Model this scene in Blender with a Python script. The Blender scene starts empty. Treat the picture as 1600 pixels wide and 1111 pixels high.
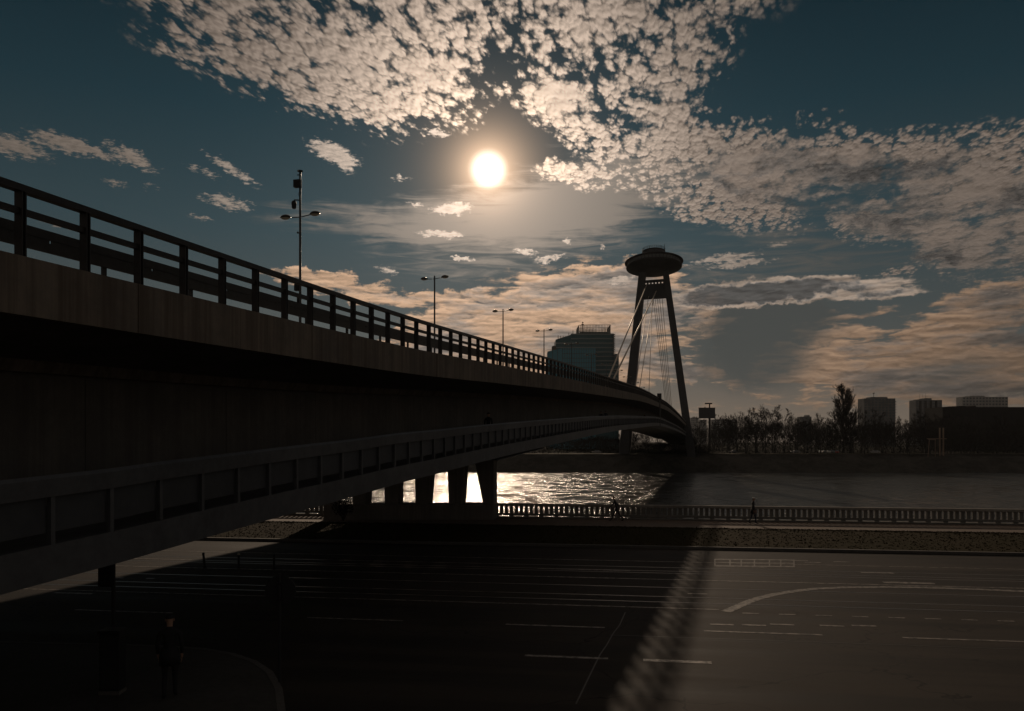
import bpy, bmesh, math, random
from mathutils import Vector, Matrix, Euler

random.seed(7)
SC = bpy.context.scene
COL = SC.collection

# ------------------------------------------------------------------ camera, sky, sun, exposure
FPX, HOR = 1272.0, 690.0                     # focal length and eye-level row of the photograph, in its pixels
YAW = math.atan(312.0 / FPX)                 # the bridge runs along +Y; the lens points this far to its left
EYE = 5.5
CAM = Vector((0, 0, EYE))
FW = Vector((-math.sin(YAW), math.cos(YAW), 0))
RT = Vector((math.cos(YAW), math.sin(YAW), 0))
UP = Vector((0, 0, 1))

cd = bpy.data.cameras.new('camera'); cam = bpy.data.objects.new('camera', cd); COL.objects.link(cam)
cam.location = CAM; cam.rotation_euler = (math.radians(90), 0, YAW)
cd.sensor_width = 36; cd.lens = FPX / 1600 * 36; cd.shift_y = (HOR - 555.5) / 1600
cd.clip_start = 0.1; cd.clip_end = 20000
SC.camera = cam

SUN = (FW + RT * (763 - 800) / FPX + UP * (HOR - 265) / FPX).normalized()
SUN_EL = math.asin(SUN.z) - math.radians(.7); SUN_AZ = math.atan2(SUN.x, SUN.y) - math.radians(1.35)
LAMP = Vector((math.sin(SUN_AZ) * math.cos(SUN_EL), math.cos(SUN_AZ) * math.cos(SUN_EL), math.sin(SUN_EL)))
sd = bpy.data.lights.new('sun', 'SUN'); so = bpy.data.objects.new('sun', sd); COL.objects.link(so)
sd.energy = 2.0; sd.angle = math.radians(0.65); sd.color = (1.0, 0.77, 0.56)
so.rotation_euler = LAMP.to_track_quat('Z', 'Y').to_euler(); so.location = (0, 0, 200)

vs = SC.view_settings
SC.display_settings.display_device = 'sRGB'
vs.view_transform = 'Standard'; vs.look = 'None'; vs.exposure = -0.585; vs.gamma = 1.0; vs.use_curve_mapping = False
SC.cycles.max_bounces = 6; SC.cycles.volume_bounces = 1
SC.cycles.use_denoising = True


class G:
    """small node-graph writer"""
    def __init__(s, tree): s.t = tree; s.n = tree.nodes; s.l = tree.links
    def put(s, sock, v):
        if v is None: return
        if hasattr(v, 'is_output'): s.l.new(v, sock)
        elif isinstance(v, (tuple, list)) and len(v) == 3 and sock.type == 'RGBA': sock.default_value = (*v, 1)
        else: sock.default_value = v
    def math(s, op, a, b=None, c=None, clamp=False):
        n = s.n.new('ShaderNodeMath'); n.operation = op; n.use_clamp = clamp
        for i, v in enumerate((a, b, c)): s.put(n.inputs[i], v)
        return n.outputs[0]
    def add(s, a, b): return s.math('ADD', a, b)
    def sub(s, a, b): return s.math('SUBTRACT', a, b)
    def mul(s, a, b): return s.math('MULTIPLY', a, b)
    def vec(s, op, a, b=None, out=0):
        n = s.n.new('ShaderNodeVectorMath'); n.operation = op
        s.put(n.inputs[0], a)
        if b is not None: s.put(n.inputs[1], b)
        return n.outputs[out]
    def scale(s, a, k):
        n = s.n.new('ShaderNodeVectorMath'); n.operation = 'SCALE'; s.put(n.inputs[0], a); s.put(n.inputs[3], k); return n.outputs[0]
    def comb(s, x, y, z):
        n = s.n.new('ShaderNodeCombineXYZ')
        for i, v in enumerate((x, y, z)): s.put(n.inputs[i], v)
        return n.outputs[0]
    def sep(s, v):
        n = s.n.new('ShaderNodeSeparateXYZ'); s.put(n.inputs[0], v); return n.outputs
    def smooth(s, v, lo, hi, a=0.0, b=1.0):
        n = s.n.new('ShaderNodeMapRange'); n.interpolation_type = 'SMOOTHSTEP'
        for i, q in enumerate((v, lo, hi, a, b)): s.put(n.inputs[i], q)
        return n.outputs[0]
    def lin(s, v, lo, hi, a=0.0, b=1.0):
        n = s.n.new('ShaderNodeMapRange'); n.clamp = True
        for i, q in enumerate((v, lo, hi, a, b)): s.put(n.inputs[i], q)
        return n.outputs[0]
    def noise(s, v, scale, detail=4, rough=0.55, dist=0.0, out='Fac'):
        n = s.n.new('ShaderNodeTexNoise'); s.put(n.inputs['Vector'], v)
        s.put(n.inputs['Scale'], scale); n.inputs['Detail'].default_value = detail
        n.inputs['Roughness'].default_value = rough; n.inputs['Distortion'].default_value = dist
        return n.outputs[out]
    def voronoi(s, v, scale, feature='F1', rand=1.0):
        n = s.n.new('ShaderNodeTexVoronoi'); n.feature = feature; s.put(n.inputs['Vector'], v)
        s.put(n.inputs['Scale'], scale); n.inputs['Randomness'].default_value = rand
        return n.outputs['Distance']
    def mapping(s, v, loc=(0, 0, 0), rot=(0, 0, 0), scale=(1, 1, 1), kind='POINT'):
        n = s.n.new('ShaderNodeMapping'); n.vector_type = kind; s.put(n.inputs[0], v)
        n.inputs['Location'].default_value = loc; n.inputs['Rotation'].default_value = rot; n.inputs['Scale'].default_value = scale
        return n.outputs[0]
    def mix(s, f, a, b, kind='MIX'):
        n = s.n.new('ShaderNodeMix'); n.data_type = 'RGBA'; n.blend_type = kind
        s.put(n.inputs[0], f); s.put(n.inputs[6], a); s.put(n.inputs[7], b); return n.outputs[2]
    def ramp(s, v, stops):
        n = s.n.new('ShaderNodeValToRGB'); s.put(n.inputs[0], v); e = n.color_ramp.elements
        while len(e) < len(stops): e.new(0.5)
        for q, (p, c) in zip(e, stops): q.position = p; q.color = (*c, 1)
        return n.outputs[0]


def azel(px, py):
    d = (FW + RT * (px - 800) / FPX + UP * (HOR - py) / FPX).normalized()
    return math.degrees(math.atan2(d.x, d.y)), math.degrees(math.asin(d.z))


W = bpy.data.worlds.new('World'); SC.world = W; W.use_nodes = True
g = G(W.node_tree); g.n.clear()


def build_sky():
    tc = g.n.new('ShaderNodeTexCoord'); d = g.vec('NORMALIZE', tc.outputs['Generated'])
    x, y, z = g.sep(d)
    az = g.mul(g.math('ARCTAN2', x, y), 57.29578)
    el = g.mul(g.math('ARCSINE', z), 57.29578)
    A = g.comb(az, el, 0.0)
    sky = g.n.new('ShaderNodeTexSky'); sky.sky_type = 'NISHITA'; sky.sun_disc = False
    sky.sun_elevation = SUN_EL; sky.sun_rotation = SUN_AZ; sky.air_density = 1.0; sky.dust_density = 0.6; sky.ozone_density = 3.0
    # angle from the sun, degrees
    sa = g.mul(g.math('ARCCOSINE', g.vec('DOT_PRODUCT', d, tuple(SUN), 1)), 57.29578)
    near = g.math('POWER', g.math('MAXIMUM', g.lin(sa, 1.0, 30, 1, 0), 0.0), 2.4)

    def n2(v, sc, detail=4, rough=.55, dist=0.0, out='Fac'):
        o = g.noise(v, sc, detail, rough, dist, out); o.node.noise_dimensions = '2D'; return o

    def v2(v, sc, feature='F1'):
        o = g.voronoi(v, sc, feature); o.node.voronoi_dimensions = '2D'; return o

    def wob(v, sc, ax, ay, detail=4):
        return g.vec('ADD', v, g.vec('MULTIPLY', g.vec('SUBTRACT', n2(v, sc, detail, .62, 0, 'Color'), (.5, .5, .5)), (ax, ay, 0)))

    # clear air: the sky model, compressed as a low-key exposure does, teal aloft and warm-grey near the horizon
    bw = g.n.new('ShaderNodeRGBToBW'); g.put(bw.inputs[0], sky.outputs[0])
    lum = g.math('POWER', g.math('MAXIMUM', bw.outputs[0], 0.0001), 0.36)
    tint = g.ramp(g.lin(el, -2, 40), [(0.0, (.140, .103, .076)), (0.09, (.112, .090, .070)), (0.2, (.066, .071, .067)), (0.38, (.034, .057, .066)),
                                    (0.56, (.0150, .038, .050)), (0.72, (.0080, .0235, .033)), (1.0, (.006, .018, .027))])
    base = g.scale(g.mix(1.0, tint, g.comb(lum, lum, lum), 'MULTIPLY'), SKY_GAIN)

    def field(blobs, v):
        tot = None
        for (px, py, rx, ry, ang, w) in blobs:
            a, e = azel(px, py)
            k = 57.29578 / FPX * math.cos(math.radians(a + 13.78)) ** 1.5 * 1.25
            m = g.mapping(v, (a, e, 0), (0, 0, -math.radians(ang)), (rx * k, ry * k, 1), 'TEXTURE')
            gr = g.n.new('ShaderNodeTexGradient'); gr.gradient_type = 'SPHERICAL'; g.put(gr.inputs[0], m)
            o = g.mul(gr.outputs[1], w)
            tot = o if tot is None else g.add(tot, o)
        return tot

    Aw = wob(A, .40, 4.2, 2.6, 5)
    far_side = g.smooth(sa, 48, 72)
    out = base

    # ---- cirrus veil round the sun
    veil = field([(850, 335, 250, 80, -14, 1.0), (720, 340, 290, 42, -3, .6), (960, 300, 170, 60, -20, .6), (590, 345, 170, 24, 3, .45), (1230, 400, 330, 110, -16, .40)], wob(A, .2, 3, 2))
    vf = n2(g.mapping(A, rot=(0, 0, -.22), scale=(.22, 1.9, 1)), 1.0, 7, .64, .5)
    va = g.mul(g.mul(g.smooth(g.add(veil, g.mul(g.sub(vf, .5), 1.9)), .05, 1.05), .80), g.smooth(veil, .0, .25))
    vb = g.add(.095, g.mul(near, .42))
    out = g.mix(va, out, g.vec('MULTIPLY', (1.0, .84, .70), g.comb(vb, vb, vb)))

    # ---- low stratocumulus bands
    lo_blobs = [(570, 452, 150, 20, 7, 1.15), (500, 436, 70, 12, 4, .7), (690, 462, 70, 12, 2, .7), (735, 520, 150, 46, -10, .8), (860, 490, 210, 70, -8, 1.25), (905, 448, 130, 26, -6, 1.0), (800, 580, 200, 70, 0, 1.1),
                (985, 480, 120, 56, -3, .9), (960, 560, 140, 60, 0, 1.0), (1390, 560, 200, 52, 2, 1.05), (1280, 575, 130, 46, -10, .9), (1500, 600, 200, 36, 0, .8), (1085, 585, 66, 18, 14, .9),
                (1490, 500, 90, 42, -22, 1.1), (1560, 470, 90, 50, -12, 1.1), (1620, 560, 160, 90, 0, 1.0), (640, 610, 260, 60, 0, .8), (1200, 640, 420, 16, 0, .35), (1440, 622, 300, 14, 0, .45),
                (1320, 505, 90, 22, -4, .55), (1090, 500, 60, 40, 0, .6)]
    L = field(lo_blobs, Aw)
    L = g.math('MINIMUM', g.add(L, g.mul(g.mul(g.smooth(n2(g.mapping(A, scale=(.04, .16, 1)), 1, 4, .55), .48, .66), far_side), g.smooth(el, 26, 8))), 1.0)
    lp = wob(g.mapping(A, rot=(0, 0, .05), scale=(.40, 1.75, 1)), .9, .9, .6)
    l0 = n2(lp, 1.0, 8, .58, .2)
    l1 = n2(g.vec('ADD', lp, (0, .26, 0)), 1.0, 8, .58, .2)
    la = g.mul(g.smooth(g.add(g.mul(L, 1.0), g.mul(g.sub(l0, .5), 2.5)), .22, .82), g.mul(g.smooth(L, .06, .34), g.smooth(el, -1, 3)))
    lthick = g.smooth(g.add(g.mul(L, .30), n2(g.mapping(A, scale=(.20, .85, 1)), .60, 5, .60)), .70, .98)
    lrel = g.lin(g.sub(l0, l1), -.20, .20, .58, 1.30)
    lowdim = g.lin(el, 1, 9, .66, 1.0)
    lnear = g.math('POWER', g.lin(sa, 2, 44, 1, 0), 1.4)
    lb = g.mul(g.mul(g.mul(g.add(.128, g.mul(lnear, .66)), lrel), lowdim), g.sub(1.0, g.mul(lthick, .58)))
    lc = g.vec('MULTIPLY', g.mix(lthick, (1.0, .645, .415), (.88, .76, .67)), g.comb(lb, lb, lb))
    out = g.mix(g.mul(la, .92), out, lc)

    # ---- grey gap right of the tower, under a bright-rimmed bank
    sh_v = wob(A, .45, 1.6, 1.0)
    D = field([(1235, 500, 110, 44, -4, 1.1), (1165, 525, 110, 80, 0, 1.0), (1190, 580, 90, 50, 0, .6), (1500, 575, 110, 30, 0, .5)], sh_v)
    out = g.mix(g.mul(g.smooth(D, .0, .85), .92), out, (.058, .062, .059))
    rim = field([(1110, 462, 80, 18, -4, 1.1), (1190, 454, 120, 20, -3, 1.25), (1300, 452, 130, 16, -2, 1.2), (1385, 460, 66, 8, -2, .9), (1150, 470, 60, 12, -3, .9), (1240, 442, 70, 9, -2, .6)], wob(A, 1.0, 1.6, .9, 5))
    ra = g.mul(g.smooth(g.add(rim, g.mul(g.sub(l0, .5), 1.2)), .14, .56), g.smooth(rim, .02, .2))
    rt_ = g.smooth(g.add(g.mul(rim, .55), g.mul(n2(g.mapping(A, scale=(.5, 1.5, 1)), .9, 4, .6), .8)), .72, 1.02)
    rbm = g.mul(g.mul(.34, lrel), g.sub(1.0, g.mul(rt_, .72)))
    out = g.mix(g.mul(ra, .92), out, g.vec('MULTIPLY', g.mix(rt_, (1.0, .77, .60), (.9, .85, .8)), g.comb(rbm, rbm, rbm)))

    # ---- altocumulus sheet: cloudlets on a plane overhead
    zc = g.math('MAXIMUM', g.add(z, 0.06), 0.03)
    P = g.comb(g.math('DIVIDE', x, zc), g.mul(g.math('DIVIDE', y, zc), .46), 0.0)
    Pw = wob(P, 16, .026, .022, 4)
    S = field([(1240, 275, 150, 56, 8, 1.1), (1330, 300, 110, 50, 6, .8), (1460, 320, 150, 90, 4, 1.2), (1560, 370, 140, 90, 0, 1.1), (1150, 262, 60, 26, 10, .5), (865, 150, 70, 34, 25, .62), (550, 110, 150, 46, 12, .40), (1050, 150, 90, 46, -10, .34), (1010, 225, 90, 40, 20, .30), (690, 110, 70, 30, 0, .42)], Aw)
    soft = g.smooth(S, .10, .62)

    def puffs(pos):
        c1 = v2(pos, 36); c2 = v2(pos, 92)
        n = n2(pos, 42, 5, .54)
        fine = g.sub(g.add(g.mul(n, .80), .66), g.add(g.mul(c1, .70), g.mul(c2, .34)))
        sm = g.add(g.mul(n2(g.mapping(pos, scale=(.8, 1.5, 1)), 13, 6, .52), 1.25), -.06)
        return g.add(g.mul(fine, g.sub(1.0, g.mul(soft, .72))), g.mul(sm, g.mul(soft, .72)))
    h0 = puffs(Pw)
    h1 = puffs(g.vec('ADD', Pw, (.0010, .0048, 0)))
    hi_blobs = [(300, 84, 90, 24, 12, .6), (395, 90, 130, 46, 16, .9), (520, 115, 165, 66, 15, 1.15), (640, 125, 130, 62, 8, 1.1), (740, 95, 110, 46, -8, .8), (560, 175, 80, 22, 14, .5), (690, 165, 60, 22, 5, .7),
                (820, 90, 80, 30, 10, .5), (850, 150, 66, 40, 30, 1.15), (960, 120, 120, 60, 15, .75), (1060, 105, 90, 60, -20, .7), (920, 205, 80, 32, 35, .9),
                (1040, 205, 140, 60, 25, .95), (1010, 250, 100, 26, 12, .55), (1140, 270, 160, 70, 20, 1.15), (1080, 308, 80, 34, 10, .8), (1260, 262, 130, 56, 8, 1.1),
                (1240, 188, 70, 16, 5, .5), (1360, 250, 90, 40, 10, .9), (1180, 318, 120, 26, 0, .8), (1450, 265, 90, 56, 15, 1.1), (1540, 290, 100, 90, 10, 1.1),
                (1420, 345, 110, 42, 4, 1.1), (1520, 370, 100, 50, 6, 1.0), (1370, 318, 60, 16, 0, .6), (925, 276, 84, 18, 10, 1.1), (1610, 330, 150, 120, 0, 1.0), (1340, 345, 50, 14, 0, .6),
                (600, 0, 480, 66, 0, .9), (1000, 10, 220, 56, 0, .5), (1405, 420, 26, 9, -8, 1.0), (1445, 398, 40, 12, -8, .6)]
    M = field(hi_blobs, wob(A, .55, 2.6, 1.7, 5))
    beyond = g.mul(g.smooth(n2(P, 3.2, 4, .55), .38, .62), g.math('MAXIMUM', far_side, g.smooth(el, 31, 38)))
    M = g.math('MINIMUM', g.add(M, g.mul(beyond, .8)), 1.0)
    HOLE = field([(770, 90, 70, 34, -20, .9), (745, 165, 60, 26, 10, .8), (880, 95, 40, 24, 0, .7), (1180, 150, 90, 40, 20, .9), (1090, 270, 40, 16, 10, .5), (560, 205, 90, 16, 8, .6), (1390, 290, 26, 40, 0, .6), (1400, 400, 60, 24, 0, .6), (440, 150, 80, 18, 14, .5), (800, 118, 60, 22, -10, .8), (960, 178, 70, 22, 20, .9), (915, 120, 50, 16, 0, .7), (1010, 150, 50, 14, -10, .6), (1100, 170, 50, 20, 30, .6), (1000, 285, 50, 14, 10, .5), (640, 200, 50, 14, 5, .5), (1330, 300, 24, 30, 0, .5), (1130, 320, 40, 12, 0, .4)], wob(A, .7, 2.6, 1.7, 5))
    gaps = n2(g.mapping(Aw, scale=(.6, 1.0, 1)), .42, 4, .6)
    dens = g.add(g.sub(g.add(g.mul(M, .80), g.mul(g.sub(gaps, .52), 2.0)), g.mul(HOLE, 1.0)), g.mul(g.sub(h0, .56), 1.65))
    ca = g.mul(g.smooth(dens, .02, .84), g.mul(g.smooth(M, .02, .24), g.smooth(el, 3, 7)))
    tn = n2(g.mapping(Aw, scale=(.42, 1.35, 1)), .55, 5, .56)
    thick = g.smooth(g.add(g.mul(soft, .44), g.mul(tn, 1.0)), .80, 1.20)
    rel = g.mul(g.sub(h0, h1), 2.1)
    lit = g.sub(g.lin(rel, -.5, .5, .66, 1.26), g.mul(thick, .62))
    lit = g.mul(lit, g.smooth(h0, .20, .66, .50, 1.06))
    dim = g.lin(sa, 10, 36, 1.0, .76)
    near2 = g.math('POWER', g.lin(sa, 1.0, 17, 1, 0), 2.0)
    bright = g.mul(g.mul(g.add(g.add(.200, g.mul(near, .22)), g.mul(near2, 1.20)), g.math('MAXIMUM', lit, .13)), dim)
    cc = g.vec('MULTIPLY', g.mix(thick, g.mix(near2, (1.0, .79, .64), (1.0, .74, .53)), (.86, .79, .73)), g.comb(bright, bright, bright))
    out = g.mix(g.mul(ca, .96), out, cc)

    # ---- small wind-drawn scraps
    wisp = [(100, 224, 58, 15, 10, 1), (205, 245, 46, 13, 22, .95), (150, 238, 50, 8, 14, .6), (360, 264, 50, 8, 26, .75), (318, 268, 36, 7, 15, .42), (354, 316, 44, 13, 8, .75), (182, 287, 22, 7, 5, .6),
            (235, 292, 18, 6, 5, .35), (315, 340, 22, 6, 5, .65), (520, 238, 44, 15, 15, 1.1), (535, 252, 26, 12, 40, .8), (706, 326, 32, 9, -6, 1.5), (690, 366, 38, 6, 2, 1.3), (650, 318, 15, 5, 5, .7),
            (628, 279, 15, 4, 5, .6), (680, 208, 22, 6, 2, .9), (722, 404, 22, 4, 0, 1.1), (820, 394, 20, 7, 5, 1.0), (858, 404, 28, 6, -10, 1.0), (887, 377, 8, 4, 0, 1.0),
            (942, 386, 6, 4, 0, .8), (606, 422, 20, 7, 8, .8), (1158, 349, 8, 3, 0, .9), (1215, 383, 24, 5, -6, .7), (90, 352, 30, 5, 8, .6), (20, 228, 60, 20, 6, .9), (1130, 404, 60, 7, -6, .95), (1160, 412, 56, 6, -4, .95), (970, 438, 22, 7, -4, 1.1)]
    wv = wob(A, 1.5, 1.0, .7, 5)
    fib = n2(g.mapping(A, rot=(0, 0, .25), scale=(.8, 2.7, 1)), 2.2, 6, .66)
    W_ = field(wisp, wv)
    wc = g.mul(g.smooth(g.add(g.mul(W_, 1.15), g.mul(g.sub(fib, .5), 1.8)), .20, .80), g.smooth(W_, .02, .16))
    wb = g.mul(g.add(.165, g.mul(near, 1.05)), g.lin(fib, .3, .7, .75, 1.2))
    out = g.mix(g.mul(wc, .85), out, g.vec('MULTIPLY', (1.0, .80, .645), g.comb(wb, wb, wb)))

    # ---- sun and its aureole
    gl = g.add(g.mul(g.math('POWER', 2.71828, g.mul(sa, -.85)), 2.4), g.mul(g.math('POWER', 2.71828, g.mul(sa, -.26)), .16))
    out = g.vec('ADD', out, g.vec('MULTIPLY', (1.0, .64, .39), g.comb(gl, gl, gl)))
    core = g.mul(g.smooth(sa, 1.5, .0), 2.0)
    out = g.vec('ADD', out, g.comb(core, g.mul(core, .94), g.mul(core, .84)))

    bg = g.n.new('ShaderNodeBackground'); bg.inputs[1].default_value = 0.15
    g.put(bg.inputs[0], g.scale(out, SKY_ALL / 0.15))
    wo = g.n.new('ShaderNodeOutputWorld'); g.l.new(bg.outputs[0], wo.inputs[0])


SKY_GAIN, SKY_ALL = 0.50, 1.5
build_sky()
W.cycles.sampling_method = 'MANUAL'; W.cycles.sample_map_resolution = 1024


# ------------------------------------------------------------------ materials
MAT = {}


def material(name, color, rough=0.7, metal=0.0, spec=0.35, fn=None):
    m = bpy.data.materials.new(name); m.use_nodes = True
    k = G(m.node_tree); b = k.n['Principled BSDF']
    b.inputs['Base Color'].default_value = (*color, 1); b.inputs['Roughness'].default_value = rough
    b.inputs['Metallic'].default_value = metal; b.inputs['Specular IOR Level'].default_value = spec
    if fn: fn(k, b)
    MAT[name] = m
    return m


def coords(k, kind='Object'):
    return k.n.new('ShaderNodeTexCoord').outputs[kind]


def world_pos(k):
    return k.n.new('ShaderNodeNewGeometry').outputs['Position']


def bump(k, b, h, strength=0.3, dist=0.02):
    n = k.n.new('ShaderNodeBump'); n.inputs['Strength'].default_value = strength; n.inputs['Distance'].default_value = dist
    k.put(n.inputs['Height'], h); k.l.new(n.outputs[0], b.inputs['Normal'])


def streaked(c0, c1, c2, amount=1.0):
    def fn(k, b):
        p = world_pos(k)
        s1 = k.noise(k.mapping(p, scale=(2.6, 2.6, .10)), 1.0, 5, .65)
        s2 = k.noise(k.mapping(p, scale=(9, 9, .25)), 1.0, 3, .6)
        blot = k.noise(p, .55, 4, .6)
        f = k.smooth(k.add(k.mul(s1, .7), k.mul(s2, .4)), .42, .70)
        c = k.mix(k.smooth(k.add(k.mul(blot, .7), k.mul(k.noise(p, 3.5, 5, .7), .35)), .38, .66), c0, c2)
        c = k.mix(k.mul(f, amount), c, c1)
        k.put(b.inputs['Base Color'], c)
        bump(k, b, k.noise(p, 14, 4, .6), .25, .01)
    return fn


material('concrete_fascia', (.3, .27, .23), .85, fn=streaked((.30, .25, .20), (.12, .092, .072), (.20, .175, .150), .75))
material('concrete_girder', (.25, .24, .22), .85, fn=streaked((.22, .205, .185), (.11, .10, .09), (.16, .15, .14), .5))
material('concrete_pier', (.2, .19, .18), .9, fn=streaked((.24, .22, .20), (.12, .11, .10), (.2, .19, .17), .6))
material('concrete_pale', (.34, .31, .27), .88, fn=streaked((.36, .33, .29), (.20, .18, .16), (.30, .27, .24), .7))


def grainy(c0, c1, scale, bstr=.3, bd=.01, extra=None):
    def fn(k, b):
        p = world_pos(k)
        n = k.noise(p, scale, 5, .7); blot = k.noise(p, scale * .02 + .12, 5, .6)
        c = k.mix(k.smooth(k.add(k.mul(n, .45), k.mul(blot, .6)), .38, .68), c0, c1)
        k.put(b.inputs['Base Color'], c)
        bump(k, b, n, bstr, bd)
        if extra: extra(k, b, p, blot)
    return fn


def asphalt_fn(k, b):
    p = world_pos(k)
    e = k.mapping(p, rot=(0, 0, -math.radians(5.25)))           # along / across the street
    grain = k.noise(p, 60, 3, .8)
    wear = k.noise(k.mapping(e, scale=(.035, .9, 1)), 1, 5, .6)
    patch = k.noise(p, .22, 5, .6)
    c = k.mix(k.smooth(k.add(k.mul(wear, .8), k.mul(patch, .35)), .44, .70), (.014, .0118, .0102), (.044, .036, .030))
    c = k.mix(k.mul(k.smooth(grain, .45, .75), .5), c, (.074, .066, .058))
    crack = k.voronoi(k.vec('ADD', p, k.scale(k.noise(p, .6, 3, .6, 0, 'Color'), 2.0)), .16, 'DISTANCE_TO_EDGE')
    c = k.mix(k.smooth(crack, .006, .0015), c, (.014, .013, .012))
    k.put(b.inputs['Base Color'], c)
    k.put(b.inputs['Roughness'], k.lin(wear, .3, .7, .66, .86))
    b.inputs['Specular IOR Level'].default_value = .10
    bump(k, b, k.add(grain, k.mul(patch, .5)), .45, .012)


material('asphalt', (.05, .05, .05), .65, fn=asphalt_fn)


def worn_paint(k, b):
    p = world_pos(k)
    n = k.noise(p, 5, 6, .7)
    k.put(b.inputs['Base Color'], k.mix(k.smooth(n, .40, .62), (.34, .30, .26), (.050, .044, .038)))
    bump(k, b, k.noise(p, 60, 3, .8), .2, .01)


material('road_paint', (.6, .56, .5), .55, fn=worn_paint)
material('joint_tar', (.075, .07, .065), .6)


def paving_fn(k, b):
    p = k.mapping(world_pos(k), rot=(0, 0, -math.radians(5.25)))
    br = k.n.new('ShaderNodeTexBrick'); k.put(br.inputs['Vector'], p)
    br.inputs['Color1'].default_value = (.27, .19, .14, 1); br.inputs['Color2'].default_value = (.19, .135, .10, 1); br.inputs['Mortar'].default_value = (.06, .05, .045, 1)
    br.inputs['Scale'].default_value = 2.2; br.inputs['Mortar Size'].default_value = .03; br.inputs['Brick Width'].default_value = .5; br.inputs['Row Height'].default_value = .25
    c = k.mix(k.mul(k.smooth(k.noise(p, .6, 5, .6), .4, .7), .6), br.outputs[0], (.13, .11, .09))
    k.put(b.inputs['Base Color'], c)
    bump(k, b, k.sub(0.0, br.outputs[1]), .4, .02)


material('paving', (.2, .15, .11), .8, fn=paving_fn)
material('kerb_stone', (.27, .25, .23), .8, fn=grainy((.13, .12, .11), (.075, .07, .065), 8))
material('pavement', (.12, .11, .1), .8, fn=grainy((.075, .07, .064), (.045, .042, .038), 6))
material('soil', (.06, .05, .035), .95, fn=grainy((.075, .060, .040), (.045, .040, .024), 1.4, .6, .08))
material('grass_turf', (.05, .055, .02), 1.0, spec=.03, fn=grainy((.034, .029, .013), (.046, .035, .019), 2.5, .8, .06))
material('grass_blade', (.08, .075, .03), .95, spec=.03, fn=grainy((.034, .029, .013), (.044, .034, .019), 1.5, .0, .01))
material('rock_bank', (.07, .065, .055), .95, spec=.1, fn=grainy((.085, .078, .066), (.040, .038, .032), .5, .8, .4))
material('sand_strip', (.26, .21, .13), .9, fn=grainy((.15, .12, .06), (.06, .062, .02), .25, .3, .1))
material('far_land', (.06, .06, .04), 1.0, spec=.03, fn=grainy((.034, .032, .02), (.022, .023, .014), .06, .3, .3))
material('railing_paint', (.075, .072, .070), .5, .2, fn=grainy((.060, .056, .054), (.038, .035, .034), 6, .1, .005))
material('barrier_steel', (.11, .11, .11), .5, .6, fn=grainy((.07, .07, .07), (.04, .038, .036), 4, .1, .005))
material('walkway_steel', (.22, .225, .235), .50, .4, fn=grainy((.15, .155, .165), (.085, .088, .095), 2.5, .1, .005))
material('walkway_panel', (.10, .105, .115), .55, .1, fn=grainy((.085, .09, .10), (.055, .058, .065), 1.5, .1, .005))
material('lamp_steel', (.10, .10, .10), .38, .7)
material('lamp_shell', (.05, .045, .04), .22, .3)
material('lamp_lens', (.55, .50, .40), .12, 0)
material('dark_plastic', (.018, .018, .019), .5)
material('cable_steel', (.85, .74, .62), .48, .45)
material('pylon_steel', (.085, .085, .088), .50, .2, fn=grainy((.060, .060, .063), (.040, .040, .042), .5, .1, .02))
material('saucer_skin', (.10, .10, .105), .42, .5, fn=grainy((.070, .070, .075), (.045, .045, .05), .6, .05, .01))
material('disc_glass', (.20, .22, .23), .25, 0, .5)
material('window_glass', (.10, .12, .14), .08, 0, .9)
material('tower_glass', (.12, .40, .52), .35, 0, .3)
material('tower_glass_dark', (.07, .16, .18), .32, 0, .3)
material('tower_slab', (.30, .34, .34), .7)
material('tower_steel', (.14, .12, .10), .5, .4)
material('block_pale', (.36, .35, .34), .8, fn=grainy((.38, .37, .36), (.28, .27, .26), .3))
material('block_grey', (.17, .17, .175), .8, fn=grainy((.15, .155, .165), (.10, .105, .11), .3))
material('block_dark', (.022, .020, .019), .8, spec=.1)
material('bark', (.055, .045, .036), .95, fn=grainy((.024, .020, .017), (.016, .014, .012), 3, .4, .05))
material('twigs', (.020, .016, .013), .95, spec=.1)
material('shrub_leaf', (.013, .013, .009), .95, spec=.05)
material('billboard_panel', (.07, .07, .075), .5)
material('car_white', (.36, .36, .35), .20, 0, .6)
material('car_silver', (.22, .225, .23), .25, .6)
material('car_dark', (.03, .032, .04), .2, .2)
material('car_red', (.25, .03, .02), .22)
material('rubber', (.02, .02, .02), .8)
material('chrome', (.7, .7, .7), .12, 1.0)
material('skin', (.45, .27, .19), .6)
material('hair', (.03, .022, .016), .7)
material('cloth_black', (.022, .022, .024), .85)
material('cloth_navy', (.025, .03, .05), .85)
material('cloth_grey', (.10, .10, .105), .85)
material('cloth_brown', (.06, .042, .03), .85)
material('cap_white', (.75, .73, .70), .7)
material('sign_back', (.035, .035, .037), .6, .2)
material('rust_steel', (.30, .21, .15), .6, .2)


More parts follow.
